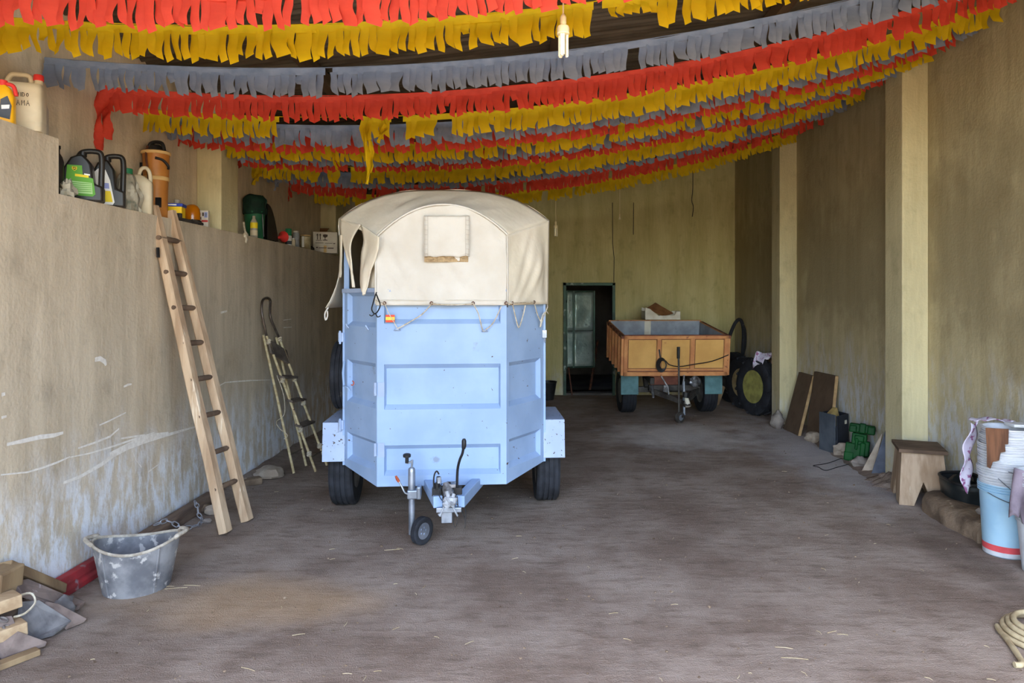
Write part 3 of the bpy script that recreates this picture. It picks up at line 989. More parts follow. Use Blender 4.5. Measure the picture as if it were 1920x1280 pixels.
for px, py in ((745, 617), (909, 619)):
    e = MB(); c = fpx(px, py, -.01); e.tube([c + Vector((-.02, 0, -.008)), c + Vector((-.008, -.02, 0)), c + Vector((.008, -.02, 0)), c + Vector((.02, 0, -.008))], .005, 6); e.build('rope_hook', 'trailer_edge', TR)
# black cord knotted at the door corner
e = MB(); cpt = [(706, 548), (703, 556), (699, 570), (697, 580), (702, 588), (708, 584), (713, 572), (709, 560), (706, 552)]
e.tube(bez([rayl(x, y, PL0 + PLN * .03, PLN) for x, y in cpt], 30), .0045, 6)
e.tube(bez([rayl(x, y, PL0 + PLN * .03, PLN) for x, y in ((702, 588), (697, 592), (693, 590))], 8), .004, 5); e.tube(bez([rayl(x, y, PL0 + PLN * .03, PLN) for x, y in ((704, 587), (708, 594), (713, 592))], 8), .004, 5)
e.build('black_cord', 'black_plastic', TR)
# flag sticker
for (ya, yb, m) in ((590, 594, 'flag_red'), (594, 600, 'flag_yellow'), (600, 604, 'flag_red')):
    a, b = fpx(723, yb, -.003), fpx(740, ya, -.003)
    MB().box(((a.x + b.x) / 2, -.002, (a.z + b.z) / 2), (b.x - a.x, .003, b.z - a.z)).build('flag_sticker', m, TR, label='red and yellow flag sticker')
# jockey wheel
YJ = 4.66
def J(px, py, dy=0.0): return LP(px, py, YJ + dy)
jk = MB(); jk.tube([J(772, 1001), J(772, 925)], .021, 14); jk.tube([J(772, 928), J(772, 884), J(772, 879), J(772, 876)], [.0245, .0245, .0235, .016], 14); jk.tube([J(772, 878), J(773, 862)], .0075, 8)
jock = jk.build('jockey_post', 'galv', TR, smooth=50)
jk = MB(); jk.tube([J(773, 864), J(767, 867), J(763, 868)], .006, 6); jk.build('crank', 'galv', jock)
jk = MB(); jk.lathe([(0, -.036), (.012, -.035), (.012, 0), (.026, .006), (.027, .022), (.02, .028), (0, .03)], 14, Matrix.Translation(J(763, 858))); jk.build('knob', 'black_plastic', jock, smooth=40)
jk = MB(); c = J(776, 925); jk.box(c, (.085, .07, .06)); jk.box(J(786, 922), (.03, .08, .085)); jk.build('clamp', 'galv', TR, bevel=.008)
jk = MB(); jk.tube(bez([J(770, 925, -.03), J(760, 924, -.04), J(753, 911, -.04), J(747, 901, -.04)], 12), .006, 6); lev = jk.build('clamp_lever', 'galv', TR, smooth=60)
jk = MB(); jk.tube([J(748, 903, -.04), J(745, 898, -.04), J(742, 892, -.04)], [.009, .011, .007], 8); jk.build('grip', 'rust_orange', lev, smooth=60)
wc = J(791, 991); wc.z = .093
add_wheel(TR, wc, .092, .045, .055, axis=(.78, -.62, 0), rimmat='galv')
jk = MB(); jk.box(J(783, 994), (.055, .045, .03)); jk.build('wheel_fork', 'galv', jock, bevel=.004)
# coupling head, brake lever, plug and cables
YC = 4.44
def K(px, py, dy=0.0): return LP(px, py, YC + dy)
hd = MB()
hd.tube([K(842, 925, .12), K(842, 925, .0), K(842, 928, -.03)], [.034, .038, .028], 14)
hd.tube([K(838, 905, .02), K(839, 918, .0), K(841, 930, -.03)], [.026, .034, .026], 12)
hd.box(K(846, 908, .03), (.06, .08, .02))
head = hd.build('coupling_head', 'chrome_dull', TR, smooth=50)
hd = MB(); hd.blob(K(843, 940, -.05), (.045, .045, .036), 3, .5, 2.4, flat=False); hd.tube([K(838, 921, -.04), K(841, 932, -.055)], .013, 8); hd.tube([K(851, 926, -.03), K(848, 936, -.05)], .012, 8); hd.build('tape_wrap', 'tape_grey', head)
lv = MB(); lv.tube(bez([K(857, 920, .06), K(857, 905, .06), K(858, 880, .05), K(862, 862, .04), K(867, 850, .03), K(869, 838, .02)], 20), .0085, 8); lever = lv.build('brake_lever', 'black_plastic', TR, smooth=60)
lv = MB(); lv.tube([K(869, 841, .02), K(870, 836, .02), K(870, 826, .02), K(870, 822, .02)], [.012, .015, .015, .008], 10); lv.build('grip', 'black_plastic', lever, smooth=60)
e = MB(); e.box(K(852, 919, .08), (.10, .07, .05)); e.build('lever_mount', 'axle_dark', TR, bevel=.006)
e = MB(); e.tube([K(822, 893, .05), K(822, 905, .05)], .013, 10); e.tube([K(820, 905, .05), K(820, 918, .05)], .019, 10); e.box(K(819, 921, .06), (.06, .05, .05)); plug = e.build('electric_plug', 'black_plastic', TR, bevel=.002)
e = MB(); e.tube([K(823, 894, .045), K(824, 905, .045)], .014, 10); e.build('plug_collar', 'tape_grey', plug)
e = MB(); e.tube(bez([K(823, 889, .05), K(819, 883, .05), K(815, 888, .05), K(813, 900, .05), K(814, 918, .05)], 16), .005, 6)
e.tube(bez([K(829, 906, .0), K(823, 916, -.03), K(824, 930, -.03), K(829, 938, -.02)], 12), .003, 5)
e.build('cable', 'black_plastic', TR)
e = MB()
e.tube(bez([K(857, 930, .02), K(859, 955, .02), K(857, 978, .02), K(853, 988, .02), K(850, 978, .02), K(850, 960, .02)], 20), .003, 5)
e.tube(bez([K(862, 945, .06), K(867, 960, .06), K(872, 975, .06), K(871, 990, .06), K(873, 960, .06), K(869, 945, .06)], 20), .005, 5)
e.build('breakaway_cable', 'axle_dark', TR)
e = MB(); e.tube([K(849, 950, -.02), K(858, 967, -.02)], .006, 6); e.tube([K(832, 950, -.02), K(827, 962, -.02), K(824, 966, -.02)], [.005, .006, .014], 6); e.build('safety_pin', 'tape_grey', TR)
# ------------------------------------------------------------------ orange tipping trailer by the back wall
mat('orange_paint', (226, 178, 104), (210, 160, 90), scale=3, rough=.6, spots=((184, 124, 80), .68, 6))
mat('orange_edge', (218, 156, 100), (196, 130, 84), scale=6, rough=.65, spots=((140, 80, 62), .64, 9))
mat('rust_line', (142, 88, 68), (112, 66, 54), scale=10, rough=.8)
mat('bed_grey', (166, 174, 186), (140, 146, 156), scale=4, rough=.6, spots=((120, 118, 116), .66, 8))
mat('teal_paint', (96, 136, 140), (76, 110, 114), scale=5, rough=.6, spots=((120, 110, 90), .68, 9))
mat('old_steel', (92, 88, 84), (62, 58, 56), scale=9, rough=.6, metal=.4, spots=((130, 130, 134), .68, 11))
mat('tyre_black', (40, 42, 48), (30, 30, 34), scale=8, rough=.8, bump=.2, spots=((78, 76, 80), .66, 6))
mat('crate_white', (226, 222, 206), (206, 198, 178), scale=8, rough=.6)
mat('cardboard', (150, 104, 66), (126, 84, 52), scale=8, rough=.9)
FT = thing('tipping_trailer', 'orange two-wheeled tipping trailer with teal mudguards near the back wall', 'trailer', (1.968, 9.6, 0), R(3))
FI = MW[FT.name].inverted()
BT = Matrix.Translation((0, 0, .585)) @ Matrix.Rotation(R(6.8), 4, 'X')
BH, BL, BHW = .56, 1.32, .728
def bt(x, y, z): return BT @ Vector((x, y, z))
def tbox(c, s, name, m, parent=FT, bevel=.004):
    return MB().box(bt(*c), s, BT.to_3x3()).build(name, m, parent, bevel=bevel)
fb = tbox((0, .02, BH / 2), (2 * BHW, .03, BH), 'front_board', 'orange_paint')
# pressed frames round the three fields of the front board
def edge(xa, xb, za, zb, m='orange_edge', d=.02, y=-.002, name='rib', par=fb):
    MB().box(bt((xa + xb) / 2, y, (za + zb) / 2), (xb - xa, d, zb - za), BT.to_3x3()).build(name, m, par, bevel=.004)
edge(-BHW, BHW, BH - .045, BH); edge(-BHW, BHW, 0, .055); edge(-BHW, BHW, .072, .098); edge(-BHW, -BHW + .055, 0, BH); edge(BHW - .055, BHW, 0, BH)
edge(-.265, -.215, .09, BH - .04); edge(.20, .255, .09, BH - .04)
for xa, xb in ((-BHW + .058, -.27), (-.21, .195), (.26, BHW - .058)):    # rusty weld seams round each field
    for (a, b, c, d_) in ((xa, xb, .100, .108), (xa, xb, BH - .056, BH - .048), (xa, xa + .008, .1, BH - .05), (xb - .008, xb, .1, BH - .05)):
        edge(a, b, c, d_, 'rust_line', .006, .003, 'weld_seam')
edge(-BHW, BHW, .057, .070, 'rust_line', .008, .0, 'weld_seam')
edge(-BHW, BHW, BH - .004, BH + .012, 'rust_line', .03, .01, 'weld_seam')
for s in (-1, 1):
    sd = tbox((s * (BHW - .012), BL / 2, BH / 2), (.024, BL, BH), 'side_board', 'orange_edge')
    for k in range(6):
        y = .04 + k * (BL - .08) / 5
        MB().box(bt(s * (BHW + .014), y, BH / 2), (.04, .045, BH), BT.to_3x3()).build('stake', 'orange_edge', sd, bevel=.004)
    MB().box(bt(s * (BHW + .008), BL / 2, BH - .02), (.05, BL, .04), BT.to_3x3()).build('rim_rail', 'rust_line', sd, bevel=.004)
    MB().box(bt(s * (BHW - .028), BL / 2, BH / 2), (.006, BL - .06, BH - .02), BT.to_3x3()).build('lining', 'bed_grey', sd)
tg = tbox((0, BL, BH / 2 + .01), (2 * BHW, .03, BH + .02), 'tail_board', 'orange_edge')
MB().box(bt(0, BL - .02, BH / 2 + .01), (2 * BHW - .06, .006, BH), BT.to_3x3()).build('lining', 'bed_grey', tg)
MB().box(bt(-.12, BL - .026, BH / 2 + .01), (.10, .006, BH), BT.to_3x3()).build('lining_patch', 'crate_white', tg)
tbox((0, BL / 2, .012), (2 * BHW - .04, BL, .024), 'bed', 'bed_grey')
# chassis
e = MB(); e.bar((-.3, .1, .50), (-.3, 1.25, .62), .06, .09); e.bar((.3, .1, .50), (.3, 1.25, .62), .06, .09); e.bar((-.34, .16, .40), (.34, .16, .40), .07, .08); e.bar((-.66, .55, .33), (.66, .55, .33), .08, .08)
for s in (-1, 1): e.bar((s * .3, .5, .36), (s * .3, .6, .55), .06, .10)
e.build('chassis', 'old_steel', FT, bevel=.004)
e = MB(); e.box((-.1, .20, .50), (.42, .05, .17)); e.build('cross_plate', 'rust_line', FT, bevel=.004)
e = MB(); e.bar((-.30, .18, .36), (.02, -.28, .27), .06, .07); e.bar((.36, .18, .36), (.06, -.28, .27), .06, .07); e.bar((.04, -.22, .27), (.04, -.42, .25), .07, .07); e.build('drawbar', 'old_steel', FT, bevel=.006)
e = MB(); e.lathe([(.05, -.012), (.05, .012), (.028, .012), (.028, -.012)], 18, Matrix.Translation((.04, -.46, .25)), close=True); e.build('towing_eye', 'old_steel', FT, smooth=40)
for s in (-1, 1):
    add_wheel(FT, (s * .585, .55, .315), .315, .21, .18, tyre_mat='tyre_black')
    e = MB(); e.prism([(.20, .30), (.21, .57), (.9, .66), (.9, .64), (.23, .55), (.22, .30)], .25, frame((s * .60 - .125, 0, 0), (0, 1, 0), (0, 0, 1)))
    e.box((s * .60, .205, .44), (.25, .014, .28)); e.build('mudguard', 'teal_paint', FT, bevel=.004)
def FQ(px, py, Y): return FI @ P(px, py, Y)
# jack stand with its small wheel, hand-brake bar and rags
e = MB(); e.tube([FQ(1273, 772, 9.22), FQ(1273, 700, 9.26), FQ(1272, 652, 9.28)], [.012, .014, .014], 8); e.build('brake_bar', 'old_steel', FT)
e = MB(); e.tube([FQ(1272, 672, 9.27), FQ(1272, 650, 9.28)], .022, 10); e.build('bar_grip', 'black_plastic', FT)
e = MB(); e.tube([FQ(1283, 778, 9.25), FQ(1282, 735, 9.27), FQ(1282, 715, 9.28)], .017, 10); e.build('jack_post', 'galv', FT)
jc = FQ(1275, 781, 9.22); jc.z = .072
add_wheel(FT, jc, .072, .05, .04, axis=(.5, -.86, 0), rimmat='galv', tyre_mat='old_steel')
e = MB(); e.bar(FQ(1281, 778, 9.25), FQ(1276, 781, 9.22), .05, .03); e.build('wheel_fork', 'old_steel', FT)
e = MB(); e.tube([FQ(1286, 738, 9.2), FQ(1288, 750, 9.2), FQ(1290, 762, 9.2)], [.018, .03, .042], 10); e.build('tail_lamp', 'crate_white', FT)
e = MB(); e.tube([FQ(1287, 735, 9.19), FQ(1286, 745, 9.19)], .045, 8); e.build('lamp_mount', 'black_plastic', FT)
e = MB(); e.blob(FQ(1303, 715, 9.62), (.07, .05, .08), 4, .5, 2, flat=False); e.build('winch', 'chrome_dull', FT); e = MB(); 
e.tube([FQ(1240, 705, 9.5), FQ(1252, 725, 9.5), FQ(1254, 740, 9.5)], .012, 6); e.build('linkage', 'chrome_dull', FT)
e = MB(); e.tube([FQ(1225, 745, 9.6), FQ(1222, 722, 9.55)], .018, 6); e.build('prop_stay', 'chrome_dull', FT)
e = MB(); e.box(FQ(1247, 728, 9.5), (.05, .05, .09)); e.build('latch_block', 'chrome_dull', FT, bevel=.004)
e = MB(); e.tube([FQ(1283, 703, 9.5), FQ(1280, 725, 9.5), FQ(1286, 735, 9.5)], .012, 6); e.build('linkage', 'chrome_dull', FT)
# coiled cable hung on the front and running off to the right
e = MB()
for k in range(4):
    e.tube([FQ(1240 + (9 - k) * math.cos(a) + k, 684 + (13 - 1.5 * k) * math.sin(a), 9.50 - .012 * k) for a in [2 * PI * i / 18 for i in range(18)]], .008, 5, closed=True)
e.tube(bez([FQ(1236, 655, 9.52), FQ(1238, 668, 9.5), FQ(1240, 672, 9.5)], 8), .01, 5)
e.tube(bez([FQ(1248, 676, 9.49), FQ(1256, 684, 9.49), FQ(1275, 687, 9.49), FQ(1300, 683, 9.5), FQ(1335, 677, 9.52), FQ(1366, 665, 9.56)], 24), .007, 5)
e.build('cable_coil', 'black_plastic', FT)
# vegetable crate with a bit of carton, standing on the tail board
cy = 10.98
cz = max((MW[FT.name] @ bt(x, BL, BH + .02)).z for x in (-.5, .5)) + .008
ca, cb = P(1206, 600, cy), P(1271, 600, cy)
CR = thing('vegetable_crate', 'white plastic crate with torn carton perched on the tail of the orange trailer', 'crate', ((ca.x + cb.x) / 2, cy, cz))
cw = cb.x - ca.x
e = MB()
e.box((0, 0, .01), (cw, .36, .02))
for s in (-1, 1):
    e.prism([(-cw / 2, .0), (cw / 2, 0), (cw / 2, .13), (cw / 2 - .06, .13), (cw / 2 - .09, .07), (-.06, .06), (-.14, .12), (-.20, .17), (-cw / 2, .19)], .014, frame((0, s * .175, 0), (1, 0, 0), (0, 0, 1)))
    e.box((s * (cw / 2 - .007), 0, .07), (.014, .36, .13))
e.build('crate_body', 'crate_white', CR, bevel=.004)
e = MB(); e.slab([(-.22, -.1, .16), (-.05, .12, .25), (.22, .10, .09), (.02, -.12, .05)], (0, .008, .01)); e.slab([(-.24, -.12, .17), (-.14, -.12, .23), (-.06, .1, .26), (-.18, .1, .15)], (0, .01, .01)); e.build('torn_carton', 'cardboard', CR)

# ------------------------------------------------------------------ back corner: tyres, hose, plank
mat('rim_yellow', (158, 152, 84), (124, 118, 68), scale=8, rough=.6, spots=((120, 100, 60), .68, 9))
mat('rim_cream', (176, 156, 116), (140, 120, 88), scale=8, rough=.6, spots=((100, 78, 56), .66, 9))
mat('floral', (206, 200, 214), (190, 182, 202), scale=6, rough=.9, spots=((140, 84, 124), .54, 22))
mat('plank_wood', (160, 134, 100), (124, 100, 74), scale=6, rough=.85, stretch=(1, 1, .2), bump=.2)
mat('board_brown', (96, 78, 62), (82, 66, 52), scale=5, rough=.85)
mat('board_edge', (176, 146, 104), (150, 122, 86), scale=14, rough=.85)
def tyre_thing(label, c, Rr, w, rim, axis, rimmat, lugs=0):
    t = thing('spare_wheel', label, 'tyre', (c[0], c[1], 0), group='old tyres in the back right corner')
    add_wheel(t, (0, 0, c[2]), Rr, w, rim, axis, rimmat, tyre_mat='tyre_black', lugs=lugs)
    return t
tyre_thing('old tyre with a pale yellow rim, nearest the second right pillar', (3.19, 9.87, .40), .40, .19, .235, (-.95, -.31, .03), 'rim_yellow', 22)
tyre_thing('worn tyre with a cream rim, middle of the corner tyres', (3.19, 10.46, .385), .385, .19, .215, (-.95, -.31, .03), 'rim_cream', 20)
tyre_thing('big bare dark tyre standing behind the cream-rimmed one', (3.19, 11.08, .40), .40, .19, .22, (-.95, -.31, .02), 'rim_steel')
tyre_thing('small black tyre half hidden behind the orange trailer', (2.72, 11.52, .33), .33, .20, .19, (-.7, -.7, .02), 'rim_steel')
e = MB()
def clf(u, v): return Vector((3.10 + .26 * u, 9.72 - .02 + .10 * math.sin(v * 2 + u * 5), .845 + .03 * math.sin(u * 9) + .07 * math.sin(PI * u) - .13 * v * (1.4 if u < .35 else .6)))
e.grid(12, 10, clf)
e.build('rag', 'floral', smooth=180, solid=.004, label='crumpled lilac rag lying over the yellow-rimmed tyre', cat='cloth')
e = MB(); e.tube(bez([P(1362, 690, 11.0), P(1366, 640, 11.0), P(1376, 610, 11.0), P(1385, 599, 11.0), P(1391, 604, 11.05), P(1394, 622, 11.1), P(1393, 650, 11.1), P(1391, 690, 11.1), P(1388, 735, 11.1), P(1384, 744, 11.2)], 48), .028, 8)
e.tube(bez([P(1391, 604, 11.05), P(1397, 618, 11.12), P(1398, 645, 11.15), P(1394, 665, 11.15), P(1393, 690, 11.15)], 20), .016, 6)
e.build('rubber_hose', 'tyre_black', smooth=60, label='stiff black rubber hose arching up beside the orange trailer', cat='hose')
e = MB(); e.bar(G(1340, 759) + Vector((0, 0, .012)), P(1353, 722, 10.9), .13, .03, up=(.2, -1, .1)); e.build('plank', 'plank_wood', bevel=.004, label='short pale plank leaning behind the orange trailer wheel', cat='plank')
e = MB(); e.lathe_open([(.10, .002), (.145, .28), (.152, .285), (.152, .30), (.138, .30), (.095, .015), (0.001, .015)], 20, Matrix.Translation((.235, 11.35, 0))); e.build('bucket', 'black_plastic', smooth=40, label='black bucket on the floor behind the covered trailer', cat='bucket')
e = MB(); e.tube([(.66, YB - .14, .005), (.60, YB - .05, .48)], .012, 6); e.build('stick', 'rust_dark', label='thin brown stick leaning in the doorway', cat='stick')
e = MB(); e.tube([(1.02, YB + .62, .005), (1.17, YB + .70, .9)], .022, 6); e.build('stick', 'rust_dark', label='broom handle leaning behind the open door leaf', cat='stick')
# cables clipped to the back wall
e = MB(); e.tube([(1.355, YB - .006, 3.3), (1.36, YB - .006, 2.6), (1.385, YB - .006, 2.35), (1.38, YB - .006, 1.93)], .006, 5); e.build('wall_cable', 'black_plastic', wall_back)
e = MB(); e.tube([(1.72, YB - .006, 3.3), (1.715, YB - .006, 2.75)], .006, 5); e.build('wall_cable', 'black_plastic', wall_back)
e = MB(); e.tube(bez([Vector((P(1299, 352, 11.6).x, 11.6, roof_z(2.67))), P(1299, 352, 11.6), P(1297, 375, 11.6), P(1300, 388, 11.6), P(1298, 406, 11.6)], 12), .007, 5)
e.build('cord', 'black_plastic', label='frayed dark cord hanging from the roof near the back wall', cat='cord')

# ------------------------------------------------------------------ pendant bulbs
mat('bulb_white', (246, 240, 214), (238, 228, 196), scale=10, rough=.3)
mat('bulb_plastic', (232, 218, 178), rough=.4)
def cfl(px, py_bottom, Y, label, scale=1.0):
    tip = P(px, py_bottom, Y)
    t = thing('pendant_bulb', label, 'light bulb', tip, group='pendant energy-saving bulbs')
    k = scale
    e = MB()
    for a in (0, 1, 2):
        for s in (0, .5):
            ang = 2 * PI * a / 3 + s * 1.1
            e.tube([(.017 * k * math.cos(ang), .017 * k * math.sin(ang), .006 * k), (.017 * k * math.cos(ang), .017 * k * math.sin(ang), .105 * k)], .0062 * k, 8)
        a0, a1 = 2 * PI * a / 3, 2 * PI * a / 3 + .55
        e.tube([(.017 * k * math.cos(a0), .017 * k * math.sin(a0), .006 * k), (.017 * k * math.cos(a1), .017 * k * math.sin(a1), .006 * k)], .0062 * k, 8)
    e.build('tubes', 'bulb_white', t, smooth=60)
    e = MB(); e.lathe([(.02 * k, .095 * k), (.027 * k, .098 * k), (.028 * k, .104 * k), (.026 * k, .107 * k), (.027 * k, .125 * k), (.024 * k, .133 * k), (.012 * k, .138 * k), (.012 * k, .146 * k)], 20); e.build('ballast', 'bulb_plastic', t, smooth=40)
    e = MB(); e.lathe([(.0135 * k, .143 * k), (.0135 * k, .172 * k), (.011 * k, .178 * k), (.006 * k, .186 * k), (.003 * k, .19 * k)], 16); e.build('lamp_holder', 'bulb_plastic', t, smooth=40)
    e = MB(); e.tube([(0, 0, .187 * k), (0, 0, roof_z(tip.x) - tip.z - .012)], .0035 * k, 6); e.build('flex', 'bulb_plastic', t)
cfl(1056, 107, 3.2, 'energy-saving bulb on a flex in front of the top yellow garland', 1.06)
cfl(1042, 443, 9.4, 'distant energy-saving bulb beside the canvas cover of the trailer', 1.1)
t = thing('pendant_bulb', 'tiny bare bulb hanging high before the back wall', 'light bulb', P(1162, 412, 11.2))
e = MB(); e.lathe([(0, 0), (.014, .004), (.018, .018), (.012, .04), (.008, .055), (0, .056)], 12); e.build('bulb_glass', 'bulb_white', t, smooth=60)
e = MB(); e.tube([(0, 0, .05), (0, 0, .095)], .01, 8); e.tube([(0, 0, .09), (0, 0, roof_z(1.4) - P(1162, 412, 11.2).z - .012)], .004, 5); e.build('lamp_holder', 'bulb_plastic', t)

# ------------------------------------------------------------------ things along the right wall
e = MB()
def board(q, th, label):
    b = MB(); b.slab(q, th)
    t = b.build('board', 'board_brown', bevel=.002, label=label, cat='board')
    return t
nrm = Vector((-.93, 0, -.36)) * -.036
b1 = [Vector((3.17, 8.78, .004)), Vector((3.18, 8.33, .004)), Vector((3.425, 8.50, .705)), Vector((3.425, 8.95, .705))]
o1 = board(b1, (.034, 0, -.0), 'narrow brown board leaning beside the second right pillar, tilted')
e = MB(); e.slab([b1[1] + Vector((-.001, -.004, 0)), b1[2] + Vector((-.001, -.004, 0)), b1[2] + Vector((.034, -.004, 0)), b1[1] + Vector((.034, -.004, 0))], (0, .006, 0)); e.build('raw_edge', 'board_edge', o1, world=True)
b2 = [Vector((3.25, 8.27, .004)), Vector((3.27, 7.68, .004)), Vector((3.425, 7.86, .775)), Vector((3.425, 8.46, .765))]
o2 = board(b2, (.034, 0, 0), 'wide brown board leaning upright behind the grey metal case')
e = MB(); e.slab([b2[1] + Vector((-.001, -.004, 0)), b2[2] + Vector((-.001, -.004, 0)), b2[2] + Vector((.034, -.004, 0)), b2[1] + Vector((.034, -.004, 0))], (0, .006, 0)); e.build('raw_edge', 'board_edge', o2, world=True)
# grey open case
mat('case_grey', (84, 90, 98), (62, 68, 76), scale=5, rough=.6, spots=((110, 108, 106), .68, 7)); mat('case_dark', (44, 48, 58), (32, 35, 42), scale=6, rough=.6)
mat('foam_yellow', (176, 150, 92), (146, 122, 76), scale=12, rough=.9)
BC = thing('metal_case', 'grey open-topped metal case standing before the wide board', 'case', (3.29, 7.56, 0), R(0))
bb = [Vector((3.225, 7.38, 0)), Vector((3.42, 7.55, 0)), Vector((3.36, 7.80, 0)), Vector((3.16, 7.62, 0))]
H_ = .40
def vert_plate(a, b, h, th, ins):
    a, b = Vector(a), Vector(b)
    n_ = (b - a).cross(Vector((0, 0, 1))).normalized() * ins
    g_ = MB(); g_.slab([a, b, b + Vector((0, 0, h)), a + Vector((0, 0, h))], n_); return g_
vert_plate(bb[0], bb[1], H_, .0, .012).build('side', 'case_dark', BC, world=True)
vert_plate(bb[1], bb[2], H_, .0, .012).build('side', 'case_dark', BC, world=True)
vert_plate(bb[2], bb[3], H_, .0, .012).build('side', 'case_dark', BC, world=True)
vert_plate(bb[3] + Vector((-.006, .006, 0)), bb[0] + Vector((-.006, -.002, 0)), H_ + .012, .0, .012).build('side', 'case_grey', BC, world=True, bevel=.003)
e = MB(); e.slab([p + Vector((0, 0, .25)) for p in bb], (0, 0, .02)); e.build('shelf', 'case_dark', BC, world=True)
e = MB(); e.slab([Vector((3.26, 7.50, .27)), Vector((3.38, 7.60, .27)), Vector((3.36, 7.66, .45)), Vector((3.25, 7.56, .40))], (-.03, .05, 0)); e.build('foam_scrap', 'foam_yellow', label='piece of yellowish foam sticking out of the grey case', cat='foam', bevel=.006)
e = MB(); e.slab([Vector((3.36, 7.482, .30)), Vector((3.39, 7.508, .30)), Vector((3.39, 7.508, .34)), Vector((3.36, 7.482, .34))], (.004, -.005, 0)); e.build('sticker', 'crate_white', BC, world=True)
# green cast weight
mat('green_cast', (14, 74, 30), (8, 52, 20), scale=6, rough=.45, spec=.10, spots=((60, 100, 66), .74, 12))
gw = MB()
GWc = Vector((3.27, 6.98, 0))
GR_ = Matrix.Rotation(R(-28), 3, 'Z') @ Matrix.Rotation(R(-6), 3, 'X') @ Matrix.Rotation(R(5), 3, 'Y')
def gwb(c, s): gw.box(GWc + GR_ @ Vector(c), s, GR_)
gwb((-.035, 0, .115), (.19, .11, .15)); gwb((-.09, -.01, .055), (.09, .10, .09)); gwb((.06, 0, .15), (.06, .12, .15))
gwb((-.01, 0, .235), (.14, .09, .12)); gwb((-.01, -.03, .245), (.09, .06, .06))
gwb((.005, 0, .345), (.23, .11, .085)); gwb((-.075, -.01, .335), (.07, .12, .07)); gwb((.09, -.01, .34), (.07, .13, .08)); gwb((.01, -.04, .35), (.06, .07, .10))
gwb((.03, -.03, .14), (.05, .09, .14)); gwb((-.03, -.045, .19), (.03, .04, .12))
gw.build('tractor_weight', 'green_cast', bevel=.012, bseg=3, label='glossy green cast iron tractor weight by the right wall', cat='weight')
mat('stone_grey', (150, 140, 132), (112, 102, 96), scale=6, rough=.95, bump=.5, bdist=.02)
mat('stone_pale', (186, 172, 156), (150, 134, 118), scale=5, rough=.95, bump=.4, bdist=.02)
mat('stone_brown', (136, 116, 96), (92, 76, 62), scale=5, rough=.95, bump=.6, bdist=.03, spots=((176, 158, 136), .62, 7))
mat('slate', (92, 98, 112), (70, 74, 86), scale=6, rough=.85, bump=.3)
def rock(name, c, s, seed, m, label, cat='stone', amp=.45, rz=0.0, **kw):
    g_ = MB(); g_.blob((c[0], c[1], c[2] + s[2] * .75), s, seed, amp, 1.7, rot=Matrix.Rotation(rz, 3, 'Z'), **kw)
    return g_.build(name, m, smooth=35, label=label, cat=cat)
rock('stone', (3.225, 6.80, 0), (.10, .09, .055), 2, 'stone_grey', 'flat grey stone at the foot of the green weight')
rock('stone', (3.26, 7.30, 0), (.09, .11, .07), 9, 'stone_pale', 'pale lump of stone between the grey case and green weight')
rock('stone', (3.12, 8.86, 0), (.08, .10, .12), 4, 'stone_grey', 'rounded grey stone beside the narrow leaning board')
rock('stone', (3.24, 8.02, 0), (.09, .12, .06), 6, 'stone_pale', 'pale stone at the foot of the wide board')
e = MB(); e.slab([Vector((3.165, 6.50, 0)), Vector((3.30, 6.44, 0)), Vector((3.30, 6.44, .16)), Vector((3.285, 6.425, .50)), Vector((3.26, 6.43, .42))], (.02, .03, 0)); e.build('slate_slab', 'slate', label='pointed dark slate slab leaning behind the nearer right pillar', cat='slab', bevel=.003)
e = MB(); e.slab([Vector((3.13, 6.62, 0)), Vector((3.24, 6.60, 0)), Vector((3.29, 6.52, .40)), Vector((3.255, 6.53, .34))], (.02, .03, 0)); e.build('stone_slab', 'stone_pale', label='pale thin stone slab beside the pointed slate', cat='slab', bevel=.004)
e = MB(); e.tube(bez([G(1600, 868), G(1570, 876), G(1548, 882), G(1535, 876), G(1525, 873), G(1545, 870), G(1560, 866), G(1580, 860), G(1600, 872)], 40), .006, 5)
e.build('ground_cable', 'black_plastic', label='loose black cable on the dirt before the green weight', cat='cable')

# wooden stool with V-notched side boards
mat('stool_wood', (186, 164, 140), (150, 126, 102), scale=4, rough=.85, stretch=(3, 3, .4), bump=.2, spots=((200, 186, 166), .66, 6))
mat('stool_top', (112, 92, 76), (84, 68, 56), scale=5, rough=.85, stretch=(1, 3, 1), bump=.25)
ST = thing('wooden_stool', 'rough wooden stool with notched board legs before the right pillar', 'stool', (3.19, 5.74, 0), R(-20), rx=R(0))
hx, hy, hz_ = .15, .20, .41
sp = .055
def side(a, b, c, d, notch):
    a, b, c, d = [Vector(p) for p in (a, b, c, d)]      # bottom left, bottom right, top right, top left
    bl = a.lerp(b, .30); br = a.lerp(b, .70); mid = a.lerp(b, .5).lerp(d.lerp(c, .5), notch)
    n_ = (b - a).cross(d - a).normalized() * -.022
    g_ = MB(); g_.slab([a, bl, mid, br, b, c, d], n_)
    g_.build('leg_board', 'stool_wood', ST, bevel=.002)
side((-hx - .03, -hy - sp, 0), (hx + .03, -hy - sp, 0), (hx, -hy + .03, hz_), (-hx, -hy + .03, hz_), .45)
side((hx + .03, hy + sp, 0), (-hx - .03, hy + sp, 0), (-hx, hy - .03, hz_), (hx, hy - .03, hz_), .45)
side((-hx - .03, hy + sp - .02, .0), (-hx - .03, -hy - sp + .02, .0), (-hx - .0, -hy + .03, hz_), (-hx - .0, hy - .03, hz_), .38)
side((hx + .03, -hy - sp + .02, .0), (hx + .03, hy + sp - .02, .0), (hx + .0, hy - .03, hz_), (hx + .0, -hy + .03, hz_), .38)
MB().box((0, 0, hz_ + .014), (2 * hx + .05, 2 * hy + .02, .028)).build('seat', 'stool_top', ST, bevel=.003)
